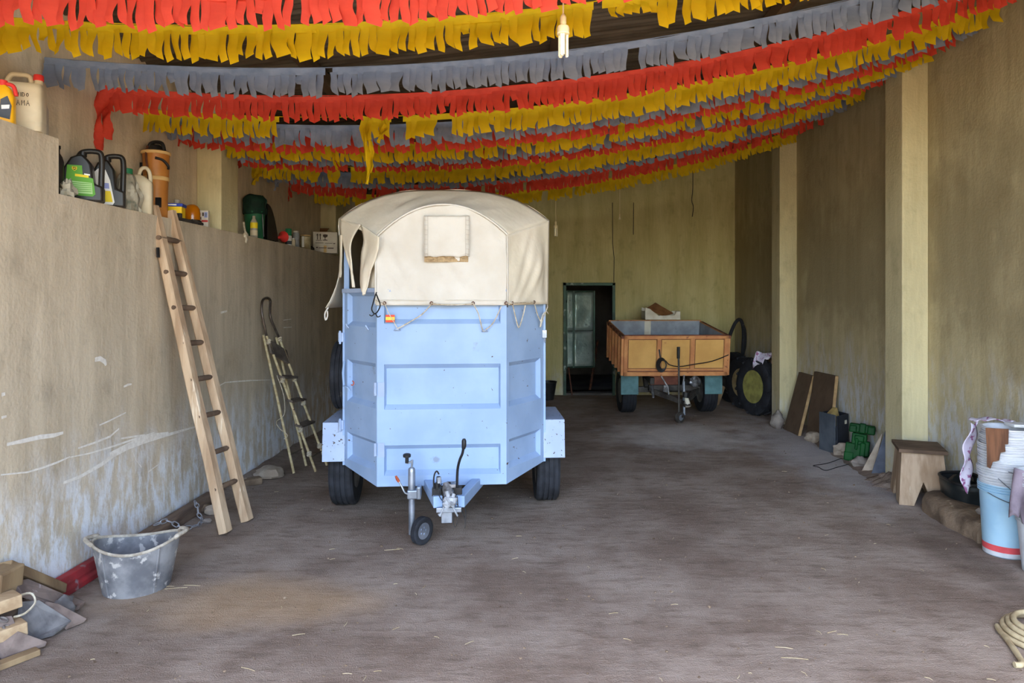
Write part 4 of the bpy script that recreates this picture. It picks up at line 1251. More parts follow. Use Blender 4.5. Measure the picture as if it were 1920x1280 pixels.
# black plastic tote and big stone
mat('bin_black', (24, 28, 30), (36, 42, 44), scale=6, rough=.35)
TB = thing('plastic_tote', 'black plastic tote with a rolled bag lying behind the big stone', 'tote', (3.275, 5.27, 0), R(-4))
def tot(u, v): 
    a = u * 2 * PI
    r = .115 + .02 * v + .008 * nz(u * 6, v * 3)
    return Vector((r * math.copysign(abs(math.cos(a)) ** .65, math.cos(a)), (r + .05) * math.copysign(abs(math.sin(a)) ** .65, math.sin(a)), v * (.28 + .008 * math.sin(a + 1))))
e = MB(); e.grid(28, 6, tot); e.build('tub', 'bin_black', TB, smooth=50, solid=.008)
e = MB(); e.tube([Vector((tot(i / 28, 1))) + Vector((0, 0, .004)) for i in range(28)], .012, 6, closed=True); e.build('rim', 'black_plastic', TB, smooth=60)
e = MB(); e.blob((.0, 0, .21), (.10, .13, .11), 12, .5, 2.2, flat=False); e.blob((.07, -.11, .29), (.045, .055, .045), 3, .4, 2, flat=False); e.build('rolled_bag', 'bin_black', TB, smooth=60)
bs = MB()
def bsf(u, v):
    a = v * PI
    y = 5.42 - u * .74
    w = .17 * (1 + .15 * nz(u * 4, 3)) * (.75 + .25 * math.sin(PI * min(1, u + .15)))
    h = (.155 + .03 * nz(u * 5, 7)) * (1 - .15 * u)
    k = math.copysign(abs(math.cos(a)) ** .655, math.cos(a))
    return Vector((3.185 - .06 * u - k * w + .02 * nz(u * 6, v * 4, 1), y + .02 * nz(u * 3, v * 5, 4), h * abs(math.sin(a)) ** .45 + .012 * nz(u * 9, v * 6, 2) * math.sin(a)))
bs.grid(24, 14, bsf)
n0 = len(bs.v)
bs.f.append(tuple(j * 25 for j in range(15))); bs.f.append(tuple(j * 25 + 24 for j in reversed(range(15))))
bs.build('stone_block', 'stone_brown', smooth=50, label='long rough brown stone block lying before the bucket stack', cat='stone')
rock('stone', (3.24, 4.86, .10), (.10, .10, .055), 8, 'stone_grey', 'grey stone lying on the rough brown block')

# nested buckets
mat('bucket_white', (204, 206, 210), (184, 186, 190), scale=8, rough=.45, spots=((176, 160, 140), .70, 9))
mat('bucket_blue', (160, 194, 214), (146, 182, 206), scale=6, rough=.45, spots=((206, 214, 218), .66, 5))
mat('bucket_red', (216, 84, 88), (196, 70, 76), scale=8, rough=.5)
mat('wire', (120, 128, 136), rough=.4, metal=.6)
def bucket(base, label, first=False, r0=.112, r1=.146, h=.36, handle=None, group='nested buckets by the right wall'):
    t = thing('bucket', label, 'bucket', base, group=group)
    z = [h * k for k in (0, .04, .2, .4, .6, .8)]
    pr = [(r0 - .006, 0), (r0, .006)] + [(r0 + (r1 - r0) * zz / h, zz) for zz in z[1:]]
    for k in range(3):
        zz = h - .056 + .0175 * k
        rr = r0 + (r1 - r0) * zz / h
        pr += [(rr - .002, zz), (rr + .010, zz + .004), (rr + .010, zz + .009), (rr - .002, zz + .013)]
    pr += [(r1 + .008, h - .008), (r1 + .008, h), (r1 - .002, h)]
    inner = [(r1 - .004, h - .004), (r0 - .004, .008), (0.001, .008)]
    e_ = MB(); e_.lathe_open(pr + inner, 28)
    e_.build('body', 'bucket_blue' if first else 'bucket_white', t, smooth=35)
    if first:
        def rad(zz): return r0 + (r1 - r0) * zz / h + .0012
        for za, zb, m, nm in ((.035, .075, 'bucket_red', 'stripe'), (.006, .035, 'bucket_white', 'base_band')):
            e_ = MB(); e_.lathe_open([(rad(za), za), (rad(zb), zb)], 28); e_.build(nm, m, t, smooth=60)
    if handle:
        a0, dz = handle
        e_ = MB()
        pts = []
        for i in range(15):
            a = a0 + PI * i / 14
            pts.append(Vector(((r1 + .012) * math.cos(a), (r1 + .016) * math.sin(a), h - .05 - dz * math.sin(PI * i / 14))))
        e_.tube(pts, .0028, 5)
        ho = e_.build('handle', 'wire', t)
        e_ = MB(); e_.tube([pts[6], pts[7], pts[8]], .009, 6); e_.build('grip', 'black_plastic', ho)
    return t
BX, BY = 3.06, 4.50
ordw = ['lowest', 'second', 'third', 'fourth', 'fifth', 'sixth', 'seventh', 'topmost']
bucket((BX, BY, 0), 'pale blue bucket with a red stripe, bottom of the near stack', True, h=.46, r0=.122, r1=.145, handle=(R(200), .06))
for k in range(1, 8):
    ofs = (.004 * math.sin(k * 2), .004 * math.cos(k * 3))
    bucket((BX + ofs[0] + (.018 if k > 5 else 0), BY + ofs[1], .10 + .0515 * k), 'white ribbed bucket, %s from the floor in the near stack' % ordw[k], handle=(R(190 + 17 * k), .05 + .05 * (k % 3)) if k in (2, 3, 6) else None)
for k in range(0, 5):
    bucket((3.075, 4.17, .062 * k), 'white bucket, %s from the floor in the stack at the right edge' % ordw[k], handle=(R(170 + 9 * k), .1) if k in (1, 3) else None, r0=.112, r1=.144)
# cloths and scraps round the stacks
mat('purple_rag', (150, 138, 150), (122, 110, 122), scale=7, rough=.9, bump=.3, spots=((110, 92, 84), .66, 5))
e = MB()
def ragf(u, v):
    a = R(165 + 80 * u)
    r = .155 + .015 * math.sin(u * 12 + v * 2) + .02 * v
    return Vector((3.075 + r * math.cos(a), 4.17 + r * math.sin(a), .62 - .30 * v * (1 - .35 * abs(nz(u * 5, 3))) + .01 * math.sin(u * 9)))
e.grid(22, 14, ragf)
e.build('rag', 'purple_rag', smooth=180, solid=.004, label='faded purple rag draped over the right edge bucket stack', cat='cloth')
e = MB()
def fl1(u, v): return Vector((2.935 - .06 * math.sin(v * 2.2) + -.02 + .10 * u + .015 * math.sin(v * 14 + u * 4), 4.62 + .06 * u, .825 - .46 * v - .02 * math.sin(u * 5)))
e.grid(10, 22, fl1)
def fl2(u, v): return Vector((2.945 + .25 * u, 4.60 + .10 * v + .03 * math.sin(u * 6), .832 + .008 * math.sin(u * 15) + .012 * math.sin(PI * u)))
e.grid(14, 6, fl2)
e.build('floral_cloth', 'floral', smooth=180, solid=.003, label='floral cloth hanging behind the near bucket stack', cat='cloth')
e = MB(); e.slab([(2.897, 4.44, .825), (2.98, 4.345, .835), (2.978, 4.346, .74), (2.966, 4.36, .735), (2.968, 4.357, .69), (2.948, 4.375, .68), (2.944, 4.38, .63), (2.92, 4.405, .615), (2.912, 4.415, .57), (2.90, 4.43, .58), (2.899, 4.43, .70)], (-.006, -.006, 0)); 
mat('rust_scrap', (122, 84, 60), (88, 60, 44), scale=7, rough=.85, stretch=(3, 3, .4))
e.build('bark_strip', 'rust_scrap', label='strip of brown bark stuck against the near bucket stack', cat='bark')
e = MB(); e.slab([(3.08, 4.44, .825), (3.24, 4.42, .825), (3.24, 4.52, .825), (3.08, 4.54, .825)], (0, 0, .02)); e.build('styrofoam', 'bucket_white', bevel=.004, label='white foam slab on top of the near bucket stack', cat='foam')
# garden hose coil
mat('hose_tan', (190, 174, 140), (160, 142, 110), scale=12, rough=.6)
e = MB()
hc = G(1975, 1200) 
pts = []
for i in range(150):
    a = i / 150 * 2 * PI * 3.4 + 2.6
    r = .225 - .022 * (i / 44.0)
    pts.append(Vector((hc.x + r * math.cos(a), hc.y + r * 1.0 * math.sin(a), .014 + .018 * (i / 44.0))))
e.tube(pts, .0135, 8)
e.tube(bez([pts[0], G(1915, 1238, .014), G(1902, 1246, .014)], 8), .0135, 8)
e.build('hose_coil', 'hose_tan', smooth=60, label='tan garden hose coiled on the floor at the right edge', cat='hose')
# ------------------------------------------------------------------ ledge of the left wall: cans, jugs, tools
mat('can_white', (226, 214, 186), (212, 198, 168), scale=6, rough=.5, transl=.15)
mat('can_clear', (190, 182, 166), (168, 158, 144), scale=8, rough=.3, transl=.3)
mat('cap_red', (222, 60, 56), rough=.45); mat('cap_green', (40, 124, 84), rough=.45)
mat('ink', (40, 36, 40), rough=.8)
mat('oil_yellow', (244, 186, 30), (232, 166, 24), scale=6, rough=.4)
mat('jug_black', (34, 32, 30), (50, 46, 42), scale=5, rough=.35)
mat('label_green', (98, 166, 52), (86, 152, 46), scale=5, rough=.5); mat('label_pale', (168, 206, 140), rough=.5)
mat('label_yellow', (240, 214, 40), rough=.5); mat('label_white', (240, 240, 236), rough=.5); mat('label_blue', (150, 160, 214), rough=.5)
mat('bag_plastic', (206, 200, 180), (176, 168, 148), scale=9, rough=.4, transl=.2, bump=.4, spots=((120, 128, 112), .64, 6))
mat('sprayer_orange', (186, 124, 58), (164, 104, 46), scale=5, rough=.4)
mat('sprayer_cream', (214, 178, 118), rough=.5)
mat('box_yellow', (250, 206, 30), rough=.5); mat('box_blue', (44, 66, 168), rough=.5)
q = NT('amber_dome'); q.b.inputs['Base Color'].default_value = lin((214, 126, 14)); q.b.inputs['Roughness'].default_value = .12
q.b.inputs['Transmission Weight'].default_value = .35; MATS['amber_dome'] = q.m
mat('pot_green', (36, 104, 72), (26, 78, 54), scale=6, rough=.55); mat('pot_dark', (22, 56, 44), (16, 40, 34), scale=10, rough=.8)
mat('glass_jar', (190, 176, 140), (160, 142, 106), scale=10, rough=.2, transl=.2)
mat('carton_white', (226, 220, 208), (208, 200, 188), scale=8, rough=.8); mat('print_dark', (78, 66, 60), rough=.8)
mat('print_red', (190, 60, 56), rough=.6); mat('print_green', (120, 160, 70), rough=.6)

def loft(mb, secs, M=None):
    M = M or Matrix()
    n = len(secs[0][0])
    vs_ = [M @ Vector((x, y, z)) for poly, z in secs for x, y in poly]
    fs = []
    for i in range(len(secs) - 1):
        for k in range(n):
            k2 = (k + 1) % n
            fs.append((i * n + k, i * n + k2, (i + 1) * n + k2, (i + 1) * n + k))
    fs.append(tuple(reversed(range(n)))); fs.append(tuple((len(secs) - 1) * n + k for k in range(n)))
    mb.add(vs_, fs)
def shift(poly, dx, dy=0): return [(x + dx, y + dy) for x, y in poly]
Z2, Z1 = LED2, LED1
FONT = {'L': [[(0, 1), (0, 0), (.6, 0)]], 'I': [[(.2, 1), (.2, 0)]], 'Q': [[(.3, 1), (.05, .7), (.05, .3), (.3, 0), (.6, .3), (.6, .7), (.3, 1)], [(.4, .3), (.7, -.1)]],
        'U': [[(0, 1), (.02, .3), (.3, 0), (.55, .3), (.6, 1)]], 'D': [[(0, 1), (0, 0), (.4, .1), (.6, .5), (.4, .9), (-.05, 1)]],
        'O': [[(.3, .9), (.05, .6), (.1, .2), (.35, .05), (.6, .4), (.5, .8), (.3, .9)]], 'G': [[(.6, .9), (.2, .95), (0, .5), (.15, .05), (.6, .1), (.6, .45), (.3, .45)]],
        'R': [[(0, 0), (0, 1), (.5, .9), (.5, .6), (0, .5), (.6, 0)]], 'A': [[(0, 0), (.3, 1), (.62, 0)], [(.1, .4), (.52, .42)]], 'M': [[(0, 0), (.08, 1), (.32, .4), (.58, 1), (.66, 0)]]}
def write(parent, text, M, h, name='lettering', r=.0014):
    g_ = MB(); x = 0
    for ch in text:
        for stroke in FONT[ch]:
            g_.tube([M @ Vector((x + p[0] * h * .8, p[1] * h, 0)) for p in stroke], r, 4)
        x += h * (.45 if ch == 'I' else .78)
    g_.build(name, 'ink', parent, label='handwritten lettering ' + text)

# white jerrycan with handwriting
JC = thing('jerrycan', 'white plastic jerrycan with red cap and handwriting on the high ledge', 'jerrycan', (-2.75, 3.745, Z1), R(20))
e = MB(); w, d, h = .185, .12, .31
loft(e, [(rrect(w * .95, d * .92, .02), 0), (rrect(w, d, .025), .012), (rrect(w, d, .025), .045), (rrect(w * .985, d * .98, .025), .05), (rrect(w, d, .025), .055), (rrect(w, d, .025), h * .72), (rrect(w * .97, d * .96, .025), h * .78), (shift(rrect(w * .93, d * .72, .025), 0), h * .83)])
e.build('body', 'can_white', JC, smooth=45)
e = MB(); e.tube(bez([(-.078, 0, .24), (-.074, 0, .275), (-.055, 0, .305), (-.02, 0, .308), (.02, 0, .305), (.032, 0, .28), (.034, 0, .245)], 24), .013, 8); e.build('handle', 'can_white', JC, smooth=60)
e = MB(); e.lathe([(.02, .24), (.02, .29), (.0, .29)], 16, Matrix.Translation((.066, 0, 0))); e.build('neck', 'can_white', JC, smooth=40)
e = MB(); e.lathe([(.024, .282), (.024, .31), (.021, .314), (0, .314)], 18, Matrix.Translation((.066, 0, 0))); e.build('cap', 'cap_red', JC, smooth=40)
write(JC, 'LIQUIDO', frame((-.062, -d / 2 - .001, .175), (1, 0, .02), (0, 0, 1)), .022)
write(JC, 'GRAMA', frame((-.06, -d / 2 - .001, .128), (1, 0, .02), (0, 0, 1)), .028)
# yellow oil bottle with red spout
YB_ = thing('oil_bottle', 'yellow oil bottle with red cap at the left end of the high ledge', 'bottle', (-2.735, 3.575, Z1), R(20))
e = MB(); loft(e, [(rrect(.10, .06, .02), 0), (rrect(.105, .065, .02), .01), (rrect(.105, .065, .02), .14), (rrect(.07, .05, .015), .185), (rrect(.035, .035, .012), .20)]); e.build('body', 'oil_yellow', YB_, smooth=45)
e = MB(); e.lathe([(.02, .19), (.02, .225), (0, .228)], 14); e.tube(bez([(.01, 0, .21), (.045, 0, .20), (.058, 0, .15)], 10), .010, 8); e.build('cap', 'cap_red', YB_, smooth=50)
e = MB(); e.prism([(-.005, .03), (.04, .02), (.048, .09), (.03, .14), (.0, .12)], .0015, frame((0, -.0335, 0), (1, 0, 0), (0, 0, 1))); e.build('label', 'case_grey', YB_)
e = MB(); e.prism([(.005, .07), (.038, .075), (.04, .095), (.004, .09)], .001, frame((0, -.0355, 0), (1, 0, 0), (0, 0, 1))); e.build('label_band', 'label_white', YB_)
# clear bottle
CBt = thing('clear_bottle', 'grey translucent bottle beside the white jerrycan', 'bottle', (-2.735, 3.845, Z1))
e = MB(); loft(e, [(rrect(.066, .062, .018), 0), (rrect(.07, .066, .02), .01), (rrect(.07, .066, .02), .15), (rrect(.05, .045, .018), .19), (rrect(.026, .026, .011), .21), (rrect(.026, .026, .011), .225)]); e.build('body', 'can_clear', CBt, smooth=45)
e = MB(); e.prism(rrect(.035, .05, .004), .001, frame((.006, -.034, .11), (1, 0, 0), (0, 0, 1))); e.build('label', 'carton_white', CBt)
e = MB(); e.lathe([(.016, .215), (.016, .235), (0, .236)], 12); e.build('cap', 'case_grey', CBt)

def face_jug(name, label, loc, rz, w, d, h, body, hx, sides=1):
    t = thing(name, label, 'jug', loc, rz)
    e_ = MB()
    prof = [(-w / 2 + .006, 0), (w / 2 - .004, 0), (w / 2, .012), (w / 2, h * .30), (w / 2 - .048, h * .36), (w / 2 - .06, h * .72), (w / 2 - .075, h * .80), (w * .02, h * .90), (-w * .10, h * .90), (-w * .28, h * .84), (-w / 2 + .01, h * .62), (-w / 2, h * .3), (-w / 2, .012)]
    e_.prism(prof, d, frame((0, -d / 2, 0), (1, 0, 0), (0, 0, 1)) @ Matrix.Translation((0, 0, -d)))
    e_.build('body', body, t, bevel=.014, bseg=3, smooth=50)
    e_ = MB(); e_.tube(bez([(-w * .12, 0, h * .88), (-w * .02, 0, h * .97), (w * .22, 0, h), (w / 2 - .02, 0, h * .97), (w / 2 - .012, 0, h * .8), (w / 2 - .014, 0, h * .5), (w / 2 - .016, 0, h * .2)], 30), .0165, 8); e_.build('handle', body, t, smooth=60)
    e_ = MB(); e_.lathe([(.022, h * .88), (.022, h * .97), (0, h * .975)], 14, Matrix.Translation((-w * .02, 0, 0)) @ Matrix.Rotation(R(0), 4, 'Y')); e_.build('cap', body, t, smooth=40)
    return t
GJ = face_jug('oil_jug', 'black oil jug with a big green label on the lower ledge', (-2.75, 4.24, Z2), R(24), .215, .11, .315, 'jug_black', 0)
yf = -.055 - .012
def lab(parent, poly, m, y, name): MB().prism(poly, .0016, frame((0, y, 0), (1, 0, 0), (0, 0, 1))).build(name, m, parent)
lab(GJ, [(-.085, .09), (-.06, .035), (.055, .03), (.07, .045), (.058, .14), (.005, .15), (.0, .215), (-.075, .215)], 'label_green', -.0565, 'label')
lab(GJ, [(-.055, .12), (-.052, .048), (.056, .045), (.052, .112)], 'label_pale', -.0585, 'label_text')
lab(GJ, [(-.035, .148), (.035, .142), (.035, .157), (-.035, .163)], 'label_yellow', -.0585, 'label_title')
lab(GJ, [(-.05, .205), (-.05, .19), (-.0375, .18), (-.025, .19), (-.025, .205)], 'label_yellow', -.0585, 'emblem')
lab(GJ, [(-.046, .202), (-.046, .191), (-.0375, .184), (-.029, .191), (-.029, .202)], 'ink', -.0598, 'emblem_field')
lab(GJ, [(-.044, .193), (-.038, .190), (-.031, .193), (-.033, .199), (-.039, .196), (-.043, .198)], 'label_yellow', -.061, 'emblem_animal')
lab(GJ, [(.012, .16), (.042, .156), (.042, .164), (.012, .168)], 'label_white', -.0585, 'label_line')
for k in range(5): lab(GJ, [(-.05, .058 + k * .012), (.05, .056 + k * .012), (.05, .060 + k * .012), (-.05, .062 + k * .012)], 'label_green', -.0602, 'label_line')
WJ = face_jug('oil_jug', 'black jug with a white and yellow label beside the green-labelled jug', (-2.75, 4.485, Z2), R(26), .195, .10, .335, 'jug_black', 0)
lab(WJ, [(-.09, .02), (.03, .012), (.04, .03), (.015, .17), (-.01, .235), (-.05, .24), (-.085, .2)], 'label_white', -.0515, 'label')
lab(WJ, [(-.015, .03), (.03, .03), (.018, .10), (-.02, .10)], 'label_yellow', -.0535, 'label_patch')
lab(WJ, [(-.02, .115), (.012, .115), (.008, .15), (-.02, .15)], 'label_blue', -.0535, 'label_patch')
e = MB(); e.lathe([(.036, 0), (.038, .01), (.038, .22), (.03, .25), (.018, .27), (.018, .295), (.022, .297), (.022, .315), (0, .315)], 16, Matrix.Translation((-2.82, 4.10, Z2))); e.build('dark_bottle', 'jug_black', smooth=40, label='black bottle tucked behind the green-labelled jug', cat='bottle')
e = MB(); e.blob((-2.705, 4.03, Z2 + .04), (.03, .05, .06), 5, .7, 2.4, flat=True); e.build('cloth_scrap', 'bag_plastic', smooth=25, label='crumpled beige rag at the step of the ledge', cat='cloth')
# plastic bag with green capped bottle in it
BG = thing('plastic_bag', 'crumpled clear plastic bag over a green-capped bottle', 'bag', (-2.755, 4.70, Z2))
def bagf(u, v):
    a = u * 2 * PI
    r = (.078 - .045 * max(0, v - .55) * 2) * (1 + .22 * nz(math.cos(a) * 2 + 5, math.sin(a) * 2, v * 4) + .08 * math.sin(a * 7 + v * 9))
    return Vector((r * math.cos(a), r * 1.25 * math.sin(a), v * .25))
e = MB(); e.grid(28, 16, bagf); e.build('bag', 'bag_plastic', BG, smooth=25, solid=.003)
e = MB(); e.lathe([(.03, .20), (.03, .262), (0, .262)], 14); e.build('neck', 'can_white', BG, smooth=40)
e = MB(); e.lathe([(.036, .255), (.036, .288), (.033, .291), (0, .291)], 16); e.build('cap', 'cap_green', BG, smooth=40)
# white can with arched handle
WC = thing('jerrycan', 'plain white jug with an arched handle before the orange sprayer', 'jerrycan', (-2.735, 4.845, Z2), R(22))
e = MB(); w, d = .135, .10
loft(e, [(rrect(w * .94, d * .9, .02), 0), (rrect(w, d, .022), .01), (rrect(w, d, .022), .21), (rrect(w * .96, d * .94, .022), .225), (shift(rrect(w * .5, d * .7, .02), -.015), .262), (shift(rrect(.04, .04, .015), -.03), .275)]); e.build('body', 'can_white', WC, smooth=45)
e = MB(); e.tube(bez([(-.02, 0, .265), (-.005, 0, .315), (.025, 0, .325), (.045, 0, .30), (.052, 0, .25), (.052, 0, .215)], 20), .013, 8); e.build('handle', 'can_white', WC, smooth=60)
# brown-orange knapsack sprayer
SPR = thing('sprayer', 'tall brown-orange pressure sprayer with black pump handle on the ledge', 'sprayer', (-2.775, 5.10, Z2))
e = MB(); e.lathe([(.072, 0), (.078, .01), (.078, .13), (.082, .28), (.086, .29), (.086, .30), (.089, .45), (.092, .47), (.08, .485), (.0, .49)], 28); e.build('tank', 'sprayer_orange', SPR, smooth=40)
e = MB(); e.lathe([(.094, .466), (.10, .472), (.10, .486), (.09, .492), (0, .494)], 28); e.build('collar', 'sprayer_cream', SPR, smooth=40)
e = MB(); e.lathe([(.0865, .275), (.0885, .278), (.0885, .30), (.0865, .303)], 28); e.build('tank_band', 'sprayer_cream', SPR, smooth=40)
e = MB(); e.lathe([(.04, .49), (.04, .525), (.03, .54), (0, .545)], 18); e.tube(bez([(-.055, 0, .51), (-.04, 0, .55), (0, 0, .562), (.045, 0, .55), (.06, 0, .50)], 16), .014, 8); e.build('pump_handle', 'black_plastic', SPR, smooth=50)
e = MB(); e.tube(bez([(-.03, -.06, .52), (-.02, -.095, .44), (.0, -.10, .28), (.02, -.10, .10), (.03, -.09, .005)], 24), .0075, 6); e.build('hose', 'rust_dark', SPR, smooth=60)
e = MB(); e.tube(bez([(.04, -.085, .43), (.075, -.05, .42), (.105, -.03, .38), (.10, -.02, .36)], 12), .010, 6); e.build('lance_hook', 'black_plastic', SPR)
for c_, s_ in (((-.088, -.02, .36), (.02, .04, .09)), ((.05, -.062, .11), (.035, .02, .07)), ((-.02, -.075, .10), (.02, .014, .06))): MB().box(c_, s_).build('clip', 'black_plastic', SPR)
# yellow and blue parts box
YBX = thing('parts_box', 'yellow and blue cardboard parts box behind the ladder top', 'box', (-2.755, 5.30, Z2), R(12))
MB().box((0, 0, .055), (.15, .10, .11)).build('carton', 'box_yellow', YBX, bevel=.002)
MB().box((0, 0, .122), (.165, .11, .024)).build('lid', 'box_blue', YBX, bevel=.003)
MB().box((.01, -.056, .122), (.06, .002, .010)).build('lid_print', 'label_white', YBX)
e = MB(); e.lathe([(.018, .134), (.024, .165), (.02, .168), (0, .168)], 12, Matrix.Translation((.03, 0, 0))); e.build('clear_cup', 'can_clear', YBX, smooth=40)
e = MB(); e.bar((-2.69, 5.17, Z2 + .012), (-2.68, 5.50, Z2 + .012), .05, .024); e.lathe([(.02, 0), (.02, .04), (0, .04)], 10, Matrix.Translation((-2.69, 5.27, Z2 + .02))); e.tube(bez([(-2.685, 5.45, Z2 + .03), (-2.66, 5.5, Z2 + .02), (-2.68, 5.62, Z2 + .012)], 10), .01, 6); e.build('iron_bracket', 'axle_dark', bevel=.003, label='dark iron bracket lying on the ledge edge by the ladder', cat='bracket')
# amber beacon
BE = thing('beacon_lamp', 'amber rotating beacon with black base on the ledge', 'beacon', (-2.755, 5.60, Z2))
e = MB(); e.lathe([(.072, 0), (.075, .01), (.07, .035), (.062, .045), (.0, .045)], 24); e.bar((.03, -.03, .012), (.10, -.04, .010), .03, .02); e.build('base', 'black_plastic', BE, smooth=40)
e = MB(); e.lathe([(.060, .045), (.061, .10), (.056, .135), (.04, .16), (.02, .170), (0, .172)], 24); e.build('dome', 'amber_dome', BE, smooth=60)
# little printed carton
SB = thing('carton', 'small white printed carton leaning at the first pillar', 'box', (-2.765, 5.80, Z2), R(12))
MB().box((0, 0, .073), (.095, .05, .146)).build('box', 'carton_white', SB, bevel=.002)
for (x, z, sx, sz, m) in ((-.027, .118, .028, .028, 'print_dark'), (.008, .114, .012, .03, 'print_dark'), (-.02, .08, .03, .025, 'print_dark'), (.03, .11, .024, .045, 'label_blue'), (.03, .11, .014, .03, 'print_green'), (.02, .058, .05, .016, 'print_red')):
    MB().box((x, -.0258, z), (sx, .0012, sz)).build('print', m, SB)

# second niche beyond the pillar
PT = thing('green_bucket', 'green bucket topped with dark netting on the ledge behind the pillar', 'bucket', (-2.757, 6.86, Z2))
e = MB(); e.lathe_open([(.001, .004), (.078, .004), (.08, 0), (.098, .25), (.104, .252), (.104, .27), (.092, .27), (.07, .02), (.001, .02)], 24); e.build('bucket', 'pot_green', PT, smooth=40)
e = MB()
def netf(u, v):
    a = u * 2 * PI
    r = .107 + .014 * nz(math.cos(a) * 2, math.sin(a) * 2, v * 3) - .05 * max(0, v - .75) * 3
    return Vector((r * math.cos(a), r * math.sin(a), .24 + .19 * v + .012 * nz(a, v * 5)))
e.grid(26, 10, netf); e.build('netting', 'pot_dark', PT, smooth=30, solid=.004)
e = MB(); e.tube([(.105, -.04, .02), (.10, -.06, .24)], .005, 5); e.build('handle', 'galv', PT)
e = MB(); e.lathe([(.031, 0), (.034, .006), (.034, .10), (.033, .15), (.014, .185), (.014, .21), (0, .212)], 16, Matrix.Translation((-2.70, 6.70, Z2))); vb = e.build('clear_bottle', 'can_clear', smooth=40, label='clear bottle with yellow contents before the green bucket', cat='bottle')
e = MB(); e.lathe([(.0348, .02), (.0348, .07)], 16); e.build('contents', 'can_white', vb, smooth=60)
e = MB(); e.lathe([(.0346, .09), (.0346, .145)], 16); e.build('contents_top', 'label_yellow', vb, smooth=60)
e = MB()
e.tube(bez([(-2.675, 6.40, 2.36), (-2.67, 6.42, 2.28), (-2.66, 6.44, 2.22), (-2.665, 6.43, 2.17), (-2.655, 6.41, 2.21), (-2.665, 6.42, 2.26)], 24), .009, 6); e.blob((-2.662, 6.42, 2.235), (.018, .03, .03), 2, .5, 3, flat=False)
e.build('rope_hank', 'rope_mat', smooth=60, label='small knotted rope hanging over the ledge past the pillar', cat='rope')
fe = MB()
def fen(u, v):      # curved plastic mudguard standing on end
    a = R(8 + 62 * v)
    Rr = .50
    return Vector((-2.85 + .15 * u, 6.98 + Rr * (1 - math.cos(a)) * .75 + .02 * math.sin(PI * u), Z2 + .40 - Rr * (math.sin(a) - math.sin(R(8))) * .50 - .40 * v * .42))
def fen(u, v):
    y = 7.02 + .30 * v
    return Vector((-2.855 + .16 * u, y - .03 * math.sin(PI * u), Z2 + .36 * (1 - v ** 2.2) + .012))
fe.grid(8, 18, fen)
MUD = fe.build('mudguard', 'black_plastic', smooth=180, solid=.008, label='curved black plastic mudguard standing on the ledge beyond the green bucket', cat='mudguard')
e = MB(); e.slab([(-2.695, 7.02, Z2 + .01)] + [(-2.695, 7.02 + .30 * k / 8, Z2 + .012 + .36 * (1 - (k / 8) ** 2.2)) for k in range(9)], (.006, 0, 0)); e.build('side_wall', 'black_plastic', MUD, world=True)
e = MB(); e.lathe_open([(.012, 0), (.014, .05), (.055, .12), (.06, .125)], 18, Matrix.Translation((-2.72, 7.36, Z2 + .058)) @ Matrix.Rotation(R(80), 4, Vector((-.9, .2, 0)))); e.build('funnel', 'cap_red', smooth=40, solid=.003, label='red plastic funnel lying on the ledge', cat='funnel')
def tin(px, X, r, h, m, cap, label, name='spray_can', caph=.03, capr=.8):
    Y = X * FPX / (px - 1000)
    t = thing(name, label, 'can', (X, Y, Z2))
    e_ = MB(); e_.lathe([(r * .95, 0), (r, .004), (r, h - caph - .01), (r * .8, h - caph), (0, h - caph)], 18); e_.build('body', m, t, smooth=40)
    e_ = MB(); e_.lathe([(r * capr, h - caph - .002), (r * capr, h - .004), (r * capr * .9, h), (0, h)], 18); e_.build('cap', cap, t, smooth=40)
    return t
t = tin(541, -2.71, .034, .185, 'label_white', 'cap_green', 'green-capped spray can beside the red funnel', caph=.075, capr=.98)
e = MB(); e.lathe([(.0345, .012), (.0345, .05)], 18); e.build('label_band', 'case_grey', t, smooth=60)
tin(555, -2.73, .036, .19, 'tape_grey', 'label_white', 'tall grey spray can behind the green-capped one', caph=.02)
tin(550, -2.69, .022, .09, 'can_white', 'label_white', 'short cream bottle between the two spray cans', 'small_bottle', .015)
t = tin(573, -2.73, .062, .175, 'glass_jar', 'sprayer_cream', 'tan tin with a pale label on the ledge', 'tin', .012, .98)
MB().box((-.01, -.0625, .09), (.028, .002, .13)).build('label', 'label_white', t)
e = MB(); e.blob((-2.71, 8.42, Z2 + .02), (.05, .06, .028), 6, .4, 2); e.build('dark_lump', 'axle_dark', smooth=40, label='small dark lump on the ledge next to the tan tin', cat='lump')
CX = thing('cardboard_box', 'white cardboard box printed with up arrows at the end of the ledge', 'box', (-2.70, 9.02, Z2), R(12))
cbx = MB().box((0, 0, .135), (.30, .20, .27)).build('carton', 'carton_white', CX, bevel=.003)
e = MB()
for x in (-.095, -.06):
    e.prism([(x - .005, .17), (x + .005, .17), (x + .005, .225), (x + .014, .225), (x, .25), (x - .014, .225), (x - .005, .225)], .001, frame((0, -.1005, 0), (1, 0, 0), (0, 0, 1)))
e.prism([(-.115, .158), (-.04, .158), (-.04, .164), (-.115, .164)], .001, frame((0, -.1005, 0), (1, 0, 0), (0, 0, 1)))
e.build('up_arrows', 'print_dark', cbx)
e = MB()
e.prism([(-.03, .16), (.03, .16), (.03, .168), (.004, .172), (.004, .195), (.03, .21), (.032, .235), (.0, .24), (-.028, .235), (-.026, .21), (-.004, .195), (-.004, .172), (-.03, .168)], .001, frame((0, -.1005, 0), (1, 0, 0), (0, 0, 1)))
e.build('fragile_glass', 'print_dark', cbx)
e = MB()
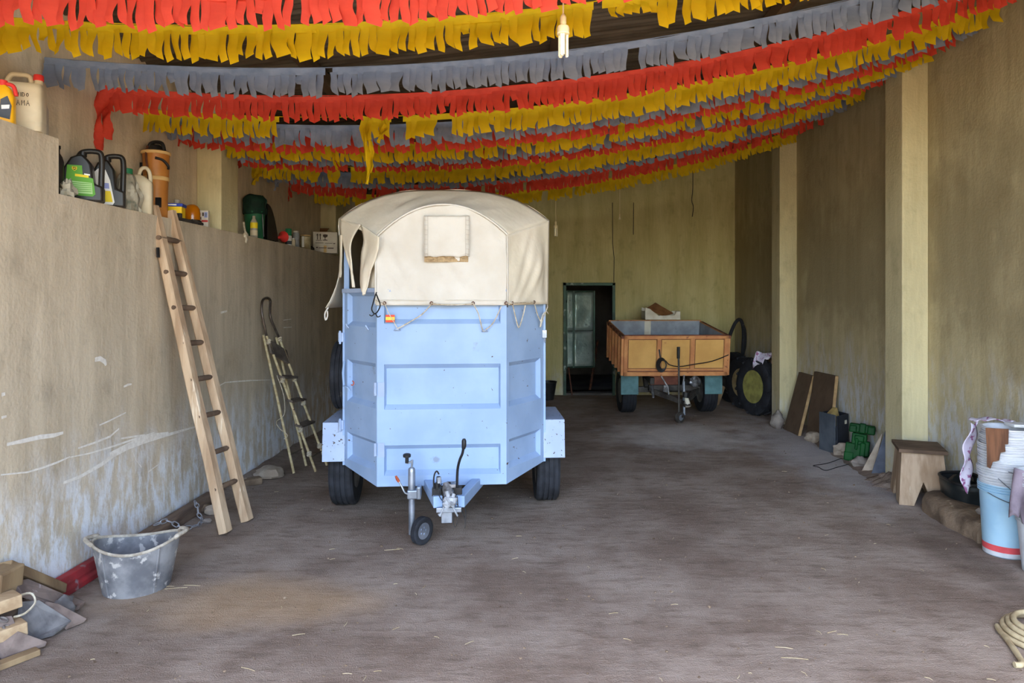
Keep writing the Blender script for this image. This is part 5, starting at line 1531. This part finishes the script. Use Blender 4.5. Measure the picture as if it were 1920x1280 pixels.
for (xa, xb, z, hh) in ((-.12, -.02, .128, .006), (0, .09, .124, .006), (.10, .125, .122, .010), (-.11, -.09, .07, .014), (-.08, .02, .066, .008), (.03, .105, .062, .012)):
    e.box(((xa + xb) / 2, -.1008, z), (xb - xa, .0012, hh))
e.build('printed_lines', 'print_dark', cbx)
MB().box((0, -.1006, .05), (.035, .0012, .09)).build('tape_strip', 'sprayer_cream', cbx)
e = MB(); e.slab([(-2.76, 8.96, Z2 + .275), (-2.66, 8.93, Z2 + .275), (-2.68, 9.10, Z2 + .33), (-2.80, 9.10, Z2 + .33)], (0, 0, .006)); e.build('carton_flap', 'cardboard', label='loose brown carton flap on the white cardboard box', cat='carton')

# ------------------------------------------------------------------ ladders
mat('ladder_wood', (208, 180, 148), (172, 142, 112), scale=4, rough=.8, stretch=(3, 3, .35), bump=.25, spots=((228, 208, 180), .64, 5), bdist=.012)
mat('rung_wood', (120, 98, 80), (92, 74, 60), scale=8, rough=.85)
LD = thing('wooden_ladder', 'weathered wooden ladder leaning against the left wall', 'ladder', (-2.13, 4.98, 0))
la0, la1 = G(423, 1000), Vector((-2.715, 4.95, 2.31)); lb0, lb1 = G(463, 978), Vector((-2.695, 5.15, 2.30))
def rail(p0, p1, label=None):
    g_ = MB()
    d_ = p1 - p0
    acr = Vector((.12, 1, 0)).normalized()
    nn = d_.cross(acr).normalized()
    n_ = 14
    secs = []
    vs_, fs = [], []
    for i in range(n_ + 1):
        t_ = i / n_
        c = p0 + d_ * t_ + acr * .008 * nz(t_ * 5, p0.y) + nn * .006 * nz(t_ * 6, 3, p0.y)
        w_ = .046 + .004 * nz(t_ * 8, 1, p0.x); w_ *= (1.05 - .22 * t_)
        th = .032
        if i == n_: w_ *= .7
        for (a_, b_) in ((-1, -.6), (-.7, -1), (.7, -1), (1, -.6), (1, .6), (.7, 1), (-.7, 1), (-1, .6)):
            vs_.append(c + acr * w_ * a_ + nn * th * b_)
    for i in range(n_):
        for k in range(8):
            k2 = (k + 1) % 8
            fs.append((i * 8 + k, i * 8 + k2, (i + 1) * 8 + k2, (i + 1) * 8 + k))
    fs.append(tuple(reversed(range(8)))); fs.append(tuple(n_ * 8 + k for k in range(8)))
    g_.add(vs_, fs)
    return g_.build('rail', 'ladder_wood', LD, world=True, smooth=35)
rail(la0 + Vector((0, 0, .012)), la1); rail(lb0 + Vector((0, 0, .012)), lb1)
for py in (448, 512, 578, 645, 713, 782, 852, 917):
    t_ = (1000 - py) / (1000 - 392)
    # solve along the left rail for the point seen at this height
    lo_, hi_ = 0.0, 1.0
    for _ in range(30):
        m_ = (lo_ + hi_) / 2
        p_ = la0.lerp(la1, m_)
        y_ = 560 - (p_.z - CAM_H) * FPX / p_.y
        if y_ > py: lo_ = m_
        else: hi_ = m_
    a_, b_ = la0.lerp(la1, m_), lb0.lerp(lb1, m_)
    g_ = MB(); dd = (b_ - a_).normalized(); off = Vector((.012, 0, .006))
    g_.tube([a_ - dd * .045 + off, a_ + off, a_.lerp(b_, .5) + off, b_ + dd * .01 + off], [.016, .019, .020, .018], 10)
    g_.build('rung', 'rung_wood', LD, world=True, smooth=60)
e = MB(); e.tube([la0.lerp(la1, .87) + Vector((0, -.06, 0)), la0.lerp(la1, .84) + Vector((-.01, -.065, 0))], .012, 6); e.build('hook', 'black_plastic', LD, world=True)

mat('pole_cream', (206, 190, 150), (176, 156, 116), scale=9, rough=.6, stretch=(1, 1, 3), spots=((96, 70, 54), .64, 12))
mat('tread_grey', (120, 108, 96), (88, 78, 70), scale=8, rough=.85)
mat('hoop_metal', (120, 108, 98), (84, 74, 68), scale=10, rough=.35, metal=.6)
ML = thing('tripod_ladder', 'cream metal pole stepladder with hoop top leaning on the left wall', 'ladder', (-2.15, 6.7, 0))
fl0, fl1 = G(592, 886) + Vector((0, 0, .01)), WX(500, 630, -2.60); fr0, fr1 = G(613, 874) + Vector((0, 0, .01)), WX(523, 632, -2.58)
bl0, br0 = G(551, 889) + Vector((0, 0, .01)), G(574, 875) + Vector((0, 0, .01))
def pole(p0, p1, r=.0125, m='pole_cream', name='pole'):
    g_ = MB(); g_.tube([p0, p0.lerp(p1, .33), p0.lerp(p1, .66), p1], r, 8); return g_.build(name, m, ML, world=True, smooth=60)
pole(fl0, fl1); pole(fr0, fr1); pole(bl0, fl1 + Vector((-.02, -.03, .01))); pole(br0, fr1 + Vector((-.02, -.02, .0)))
e = MB(); e.tube(bez([fl1, WX(494, 602, -2.62), WX(491, 585, -2.635), WX(491.5, 566, -2.645), WX(496, 559.5, -2.645), WX(503, 559, -2.645), WX(507, 564, -2.645), WX(506.5, 580, -2.635), WX(507, 594, -2.625), WX(514, 612, -2.60), fr1], 50), .0115, 8); e.build('hoop', 'hoop_metal', ML, world=True, smooth=60)
def on(p0, p1, py):
    lo_, hi_ = 0.0, 1.0
    for _ in range(30):
        m_ = (lo_ + hi_) / 2
        p_ = p0.lerp(p1, m_)
        if 560 - (p_.z - CAM_H) * FPX / p_.y > py: lo_ = m_
        else: hi_ = m_
    return p0.lerp(p1, m_)
for pa, pb, wd_ in ((650, 668, .16), (706, 706, .07), (751, 748, .07), (798, 790, .075)):
    a_, b_ = on(fl0, fl1, pa), on(fr0, fr1, pb)
    g_ = MB(); dd = (b_ - a_).normalized()
    up_ = Vector((.25, 0, 1)) if wd_ < .1 else Vector((.9, -.2, .5))
    g_.bar(a_ - dd * .02, b_ + dd * .03, wd_, .022, up=up_); g_.build('tread', 'tread_grey', ML, world=True, bevel=.003)
for p_ in (on(fl0, fl1, 640), on(fr0, fr1, 636), on(fr0, fr1, 710), on(fl0, fl1, 712), on(fr0, fr1, 755), on(fl0, fl1, 805), on(fr0, fr1, 835), on(fl0, fl1, 850)):
    g_ = MB()
    for k in range(3):
        M = Matrix.Translation(p_ + Vector((0, 0, .012 * (k - 1))))
        g_.tube([M @ Vector((.018 * math.cos(a), .018 * math.sin(a), .008 * math.sin(a * 1 + k))) for a in [2 * PI * i / 10 for i in range(10)]], .0075, 5, closed=True)
    g_.build('rope_lashing', 'rope_mat', ML, world=True, smooth=60)
e = MB(); e.tube([bl0.lerp(fl1, .13), br0.lerp(fr1, .13)], .006, 6); e.tube([on(fl0, fl1, 858), on(fr0, fr1, 845)], .007, 6); e.build('brace', 'hoop_metal', ML, world=True)
e = MB(); cpts = [on(fl0, fl1, 703) + Vector((-.03, -.02, 0)), on(bl0, fl1, 740) + Vector((.05, 0, 0)), on(bl0, fl1, 775) + Vector((.03, -.02, 0)), on(bl0, fl1, 790) + Vector((-.06, -.02, 0)), on(bl0, fl1, 803) + Vector((-.04, -.02, 0)), on(bl0, fl1, 815) + Vector((.02, -.02, 0)), on(bl0, fl1, 822) + Vector((-.02, -.02, 0))]
e.tube(bez(cpts, 40), .0035, 5); e.build('cord', 'rope_mat', ML, world=True, smooth=60)

# ------------------------------------------------------------------ left floor
rock('stone', (-2.44, 6.42, 0), (.155, .13, .055), 21, 'stone_pale', 'flat pale stone at the foot of the metal stepladder', rz=-.3, amp=.35)
e = MB(); e.box((-2.50, 6.16, .03), (.16, .10, .06), Matrix.Rotation(R(35), 3, 'Z')); e.build('brick', 'stone_brown', bevel=.012, label='broken brick between the two ladders', cat='brick')
# rubber builder's tub
mat('tub_rubber', (140, 138, 138), (100, 99, 102), scale=7, rough=.75, bump=.3, spots=((186, 180, 174), .56, 14), lo=.35, hi=.65)
mat('cement_crust', (196, 186, 170), (160, 148, 132), scale=20, rough=.95, bump=.5)
TUB = thing('rubber_tub', 'grey rubber builder tub crusted with cement on the dirt floor', 'tub', (-2.275, 3.98, 0), R(18))
def tubw(u, v, k=1.0, off=0.0):
    a = u * 2 * PI
    r = (.172 + .032 * v) * k
    pin = 1 + .03 * v * math.cos(2 * a)
    rx_, ry_ = r * (1 + .08 * v), r * (1 - .12 * v)
    z = .262 * v * (1 + .09 * math.cos(2 * a) * v) + off
    return Vector((rx_ * pin * math.cos(a), ry_ * math.sin(a), z))
e = MB(); e.grid(40, 10, lambda u, v: tubw(u, v)); e.grid(40, 8, lambda u, v: tubw(u, 1 - v, .955, .012 * v)); k0 = len(e.v)
e.add([tubw(i / 40, 0) for i in range(40)], [tuple(range(40))]); e.add([tubw(i / 40, 0, .95, .012) for i in range(40)], [tuple(range(40))])
tb = e.build('shell', 'tub_rubber', TUB, smooth=50)
e = MB(); e.tube([tubw(i / 48, 1, .985) for i in range(48)], .009, 6, closed=True); e.build('rim', 'cement_crust', TUB, smooth=60)
for s in (0, .5):
    p0, p1, p2 = tubw(s - .06, 1), tubw(s, 1), tubw(s + .06, 1)
    outv = Vector((1 if s == 0 else -1, 0, 0))
    e = MB(); e.tube(bez([p0, p0 + Vector((0, 0, .012)) + outv * .012, p1 + Vector((0, 0, .014)) + outv * .03, p2 + Vector((0, 0, .012)) + outv * .012, p2], 20), .013, 7); e.build('handle', 'cement_crust', TUB, smooth=60)
for a in (.64, .86):
    e = MB(); e.tube([tubw(a, .02, 1.01), tubw(a, .5, 1.015), tubw(a, .97, 1.015)], .006, 5); e.build('mould_rib', 'tub_rubber', TUB, smooth=60)
# red steel rail along the wall, wood beam with chain
mat('rail_red', (176, 52, 56), (136, 50, 52), scale=6, rough=.6, spots=((150, 120, 120), .62, 8))
e = MB(); e.prism([(0, 0), (.075, 0), (.075, .03), (.06, .045), (.06, .06), (.05, .10), (0, .10)], .95, frame((-2.655, 4.45, 0), (1, 0, 0), (0, 0, 1)))
e.build('steel_rail', 'rail_red', bevel=.004, label='red painted steel rail along the wall behind the tub', cat='rail')
mat('old_beam', (124, 104, 88), (84, 68, 58), scale=5, rough=.9, stretch=(3, .4, 3), bump=.4, bdist=.015)
e = MB(); e.bar((-2.585, 4.60, .05), (-2.60, 5.62, .045), .10, .09); e.build('old_beam', 'old_beam', bevel=.012, label='old dark timber lying along the wall near the ladder foot', cat='timber')
e = MB(); e.bar(G(318, 1008, .012), G(352, 991, .012), .025, .02); e.build('lath', 'plank_wood', label='thin pale lath beside the old timber', cat='lath')
mat('chain_steel', (178, 178, 184), (140, 138, 140), scale=14, rough=.45, metal=.3)
CH = thing('chain', 'galvanised chain draped over the old timber by the wall', 'chain', (-2.5, 5.0, 0))
cpath = bez([Vector((-2.585, 4.72, .104)), Vector((-2.55, 4.82, .106)), Vector((-2.515, 4.86, .07)), Vector((-2.48, 4.92, .02)), Vector((-2.43, 5.0, .012)), Vector((-2.44, 5.12, .012)), Vector((-2.50, 5.18, .03)), Vector((-2.53, 5.22, .09)), Vector((-2.58, 5.28, .102))], 44)
acc, last, li = 0.0, cpath[0], 0
for i in range(1, len(cpath)):
    acc += (cpath[i] - cpath[i - 1]).length
    if acc >= .040:
        c_ = (cpath[i] + last) / 2; dd = (cpath[i] - last).normalized()
        sd = dd.cross(Vector((0, 0, 1))).normalized(); up_ = sd.cross(dd)
        ax = sd if li % 2 == 0 else up_
        g_ = MB(); g_.tube([c_ + dd * .029 * math.copysign(abs(math.cos(a)) ** .7, math.cos(a)) + ax * .014 * math.sin(a) + Vector((0, 0, .004)) for a in [2 * PI * k / 14 for k in range(14)]], .0042, 5, closed=True)
        g_.build('chain_link', 'chain_steel', CH, world=True, smooth=60)
        last = cpath[i]; acc = 0.0; li += 1
for (x, y, s, sd, lbl, mm) in ((-2.45, 5.32, .05, 31, 'pale rubble lump right beside the ladder foot', 'stone_pale'), (-2.54, 5.36, .04, 32, 'small brown rubble lump behind the chain', 'stone_brown'), (-2.40, 5.10, .025, 33, 'pebble of grey rubble before the chain', 'stone_grey'), (-2.60, 4.48, .06, 34, 'dark clod between the tub and the wall', 'stone_brown')):
    rock('rubble', (x, y, 0), (s * 1.3, s, s * .8), sd, mm, lbl, 'rubble')
# scrap heap in the left corner
mat('scrap_rust', (142, 124, 114), (106, 90, 82), scale=9, rough=.85, spots=((176, 160, 156), .62, 14)); mat('scrap_blue', (128, 124, 122), (96, 92, 92), scale=12, rough=.7)
mat('wood_tan', (200, 172, 136), (174, 144, 110), scale=7, rough=.85, stretch=(.4, 3, 3))
e = MB(); e.bar((-2.62, 3.42, .33), (-2.60, 3.80, .055), .05, .085, up=(1, 0, .3)); e.build('timber_offcut', 'plank_wood', bevel=.006, label='grey timber offcut sloping down the wall above the scrap', cat='timber')
e = MB(); e.box((-2.60, 3.38, .17), (.10, .16, .34), Matrix.Rotation(R(6), 3, 'Y')); e.build('timber_block', 'plank_wood', bevel=.01, label='upright timber block at the left picture edge by the wall', cat='timber')
e = MB(); e.bar((-2.65, 3.08, .20), (-2.475, 3.33, .215), .11, .06); e.build('sawn_board', 'wood_tan', bevel=.004, label='upper tan sawn board pointing in from the left edge', cat='board')
e = MB(); e.bar((-2.62, 3.02, .09), (-2.42, 3.29, .105), .12, .06); e.build('sawn_board', 'wood_tan', bevel=.004, label='lower tan sawn board pointing in from the left edge', cat='board')
e = MB(); e.box((-2.56, 3.24, .085), (.12, .5, .16)); e.build('timber_bearer', 'old_beam', bevel=.01, label='dark timber bearer under the sawn boards', cat='timber')
def plate(pts, th, name, m, label, cat, bevel=.004):
    g_ = MB(); g_.slab(pts, th); return g_.build(name, m, bevel=bevel, label=label, cat=cat)
sp_ = [Vector((-2.575, 3.42, .235)), Vector((-2.52, 3.40, .19)), Vector((-2.45, 3.56, .05)), Vector((-2.42, 3.60, .02)), Vector((-2.395, 3.65, .012)), Vector((-2.40, 3.70, .012)), Vector((-2.44, 3.70, .03)), Vector((-2.47, 3.62, .09)), Vector((-2.56, 3.50, .215))]
plate(sp_, (.006, .006, .022), 'flat_bar', 'scrap_rust', 'long rusty flat bar with rounded end lying over the scrap', 'scrap')
plate([Vector((-2.50, 3.36, .16)), Vector((-2.44, 3.40, .15)), Vector((-2.32, 3.46, .02)), Vector((-2.34, 3.38, .006)), Vector((-2.40, 3.32, .006)), Vector((-2.46, 3.30, .08))], (.01, .012, .02), 'ploughshare', 'scrap_blue', 'bluish bent ploughshare in the scrap heap', 'ploughshare')
plate([Vector((-2.44, 3.44, .13)), Vector((-2.40, 3.48, .10)), Vector((-2.28, 3.52, .006)), Vector((-2.32, 3.44, .006))], (.01, .01, .018), 'scrap_plate', 'scrap_rust', 'pinkish rusty plate behind the bluish ploughshare', 'scrap')
PSH = plate([Vector((-2.50, 3.22, .15)), Vector((-2.46, 3.26, .14)), Vector((-2.40, 3.22, .085)), Vector((-2.30, 3.27, .012)), Vector((-2.40, 3.14, .006)), Vector((-2.46, 3.14, .06))], (.006, .006, .02), 'ploughshare', 'scrap_rust', 'pinkish pointed ploughshare with two bolt holes in the scrap', 'ploughshare')
for c_ in ((-2.465, 3.225, .158), (-2.435, 3.21, .128)):
    e = MB(); e.tube([Vector(c_) + Vector((.016 * math.cos(a), .014 * math.sin(a), -.008 * math.cos(a))) for a in [2 * PI * i / 12 for i in range(12)]], .0055, 5, closed=True); e.build('bolt_eye', 'stone_grey', PSH, world=True, smooth=60)
e = MB(); e.tube([(-2.52, 3.13, .17), (-2.40, 3.08, .012)], .018, 8); e.build('threaded_bar', 'scrap_blue', label='bluish steel bar across the front of the scrap', cat='bar')
e = MB(); e.bar((-2.46, 2.96, .016), (-2.30, 3.22, .016), .055, .028); e.build('lath', 'plank_wood', bevel=.004, label='pale lath lying at the very front of the scrap heap', cat='lath')
e = MB(); e.tube(bez([(-2.50, 3.32, .215), (-2.44, 3.36, .225), (-2.40, 3.34, .19), (-2.41, 3.29, .16), (-2.45, 3.27, .15)], 20), .005, 5); e.build('rope_end', 'rope_mat', smooth=60, label='curl of pale rope on the scrap heap', cat='rope')
e = MB(); e.blob((-2.44, 3.56, .05), (.07, .10, .06), 17, .5, 2); e.build('scrap_lump', 'scrap_blue', smooth=40, label='dark iron lump under the rusty flat bar', cat='scrap')

# ------------------------------------------------------------------ litter on the floor
mat('straw', (206, 190, 156), (176, 156, 118), scale=12, rough=.9)
rnd = random.Random(3)
e = MB()
def strawbit(x, y, L, a):
    dx, dy = math.cos(a) * L / 2, math.sin(a) * L / 2
    e.tube([(x - dx, y - dy, .002), (x + .004, y, .004), (x + dx, y + dy, .002)], .0014, 4)
for px, py, L, a in ((735, 1031, .10, .15), (750, 1029, .05, -.3), (300, 1100, .16, .05), (330, 1103, .12, .2), (360, 1098, .10, -.1), (465, 1255, .08, -.4), (560, 1190, .06, .3), (1490, 1235, .12, -.15), (1470, 1215, .08, -.2), (1560, 1185, .06, .4), (1580, 1190, .05, -.2), (880, 1205, .05, .7), (1150, 1150, .05, .2)):
    p_ = G(px, py); strawbit(p_.x, p_.y, L, a)
for k in range(70):
    x, y = rnd.uniform(-2.3, 2.9), 3.0 + 7 * rnd.random() ** 1.8
    strawbit(x, y, rnd.uniform(.015, .045), rnd.uniform(0, PI))
e.build('straw_litter', 'straw', label='scattered bits of straw on the dirt floor', cat='straw', kind='stuff')
e = MB()
for k in range(420):
    x, y = rnd.uniform(-2.5, 3.1), 3.0 + 7.5 * rnd.random() ** 1.6
    s = rnd.uniform(.002, .006) * (1.6 if rnd.random() < .06 else 1)
    e.blob((x, y, s * .5), (s * 1.3, s, s * .8), k, .5, 2, 6, 4)
e.build('gravel', 'stone_brown', label='loose little pebbles strewn over the dirt floor', cat='gravel', kind='stuff')
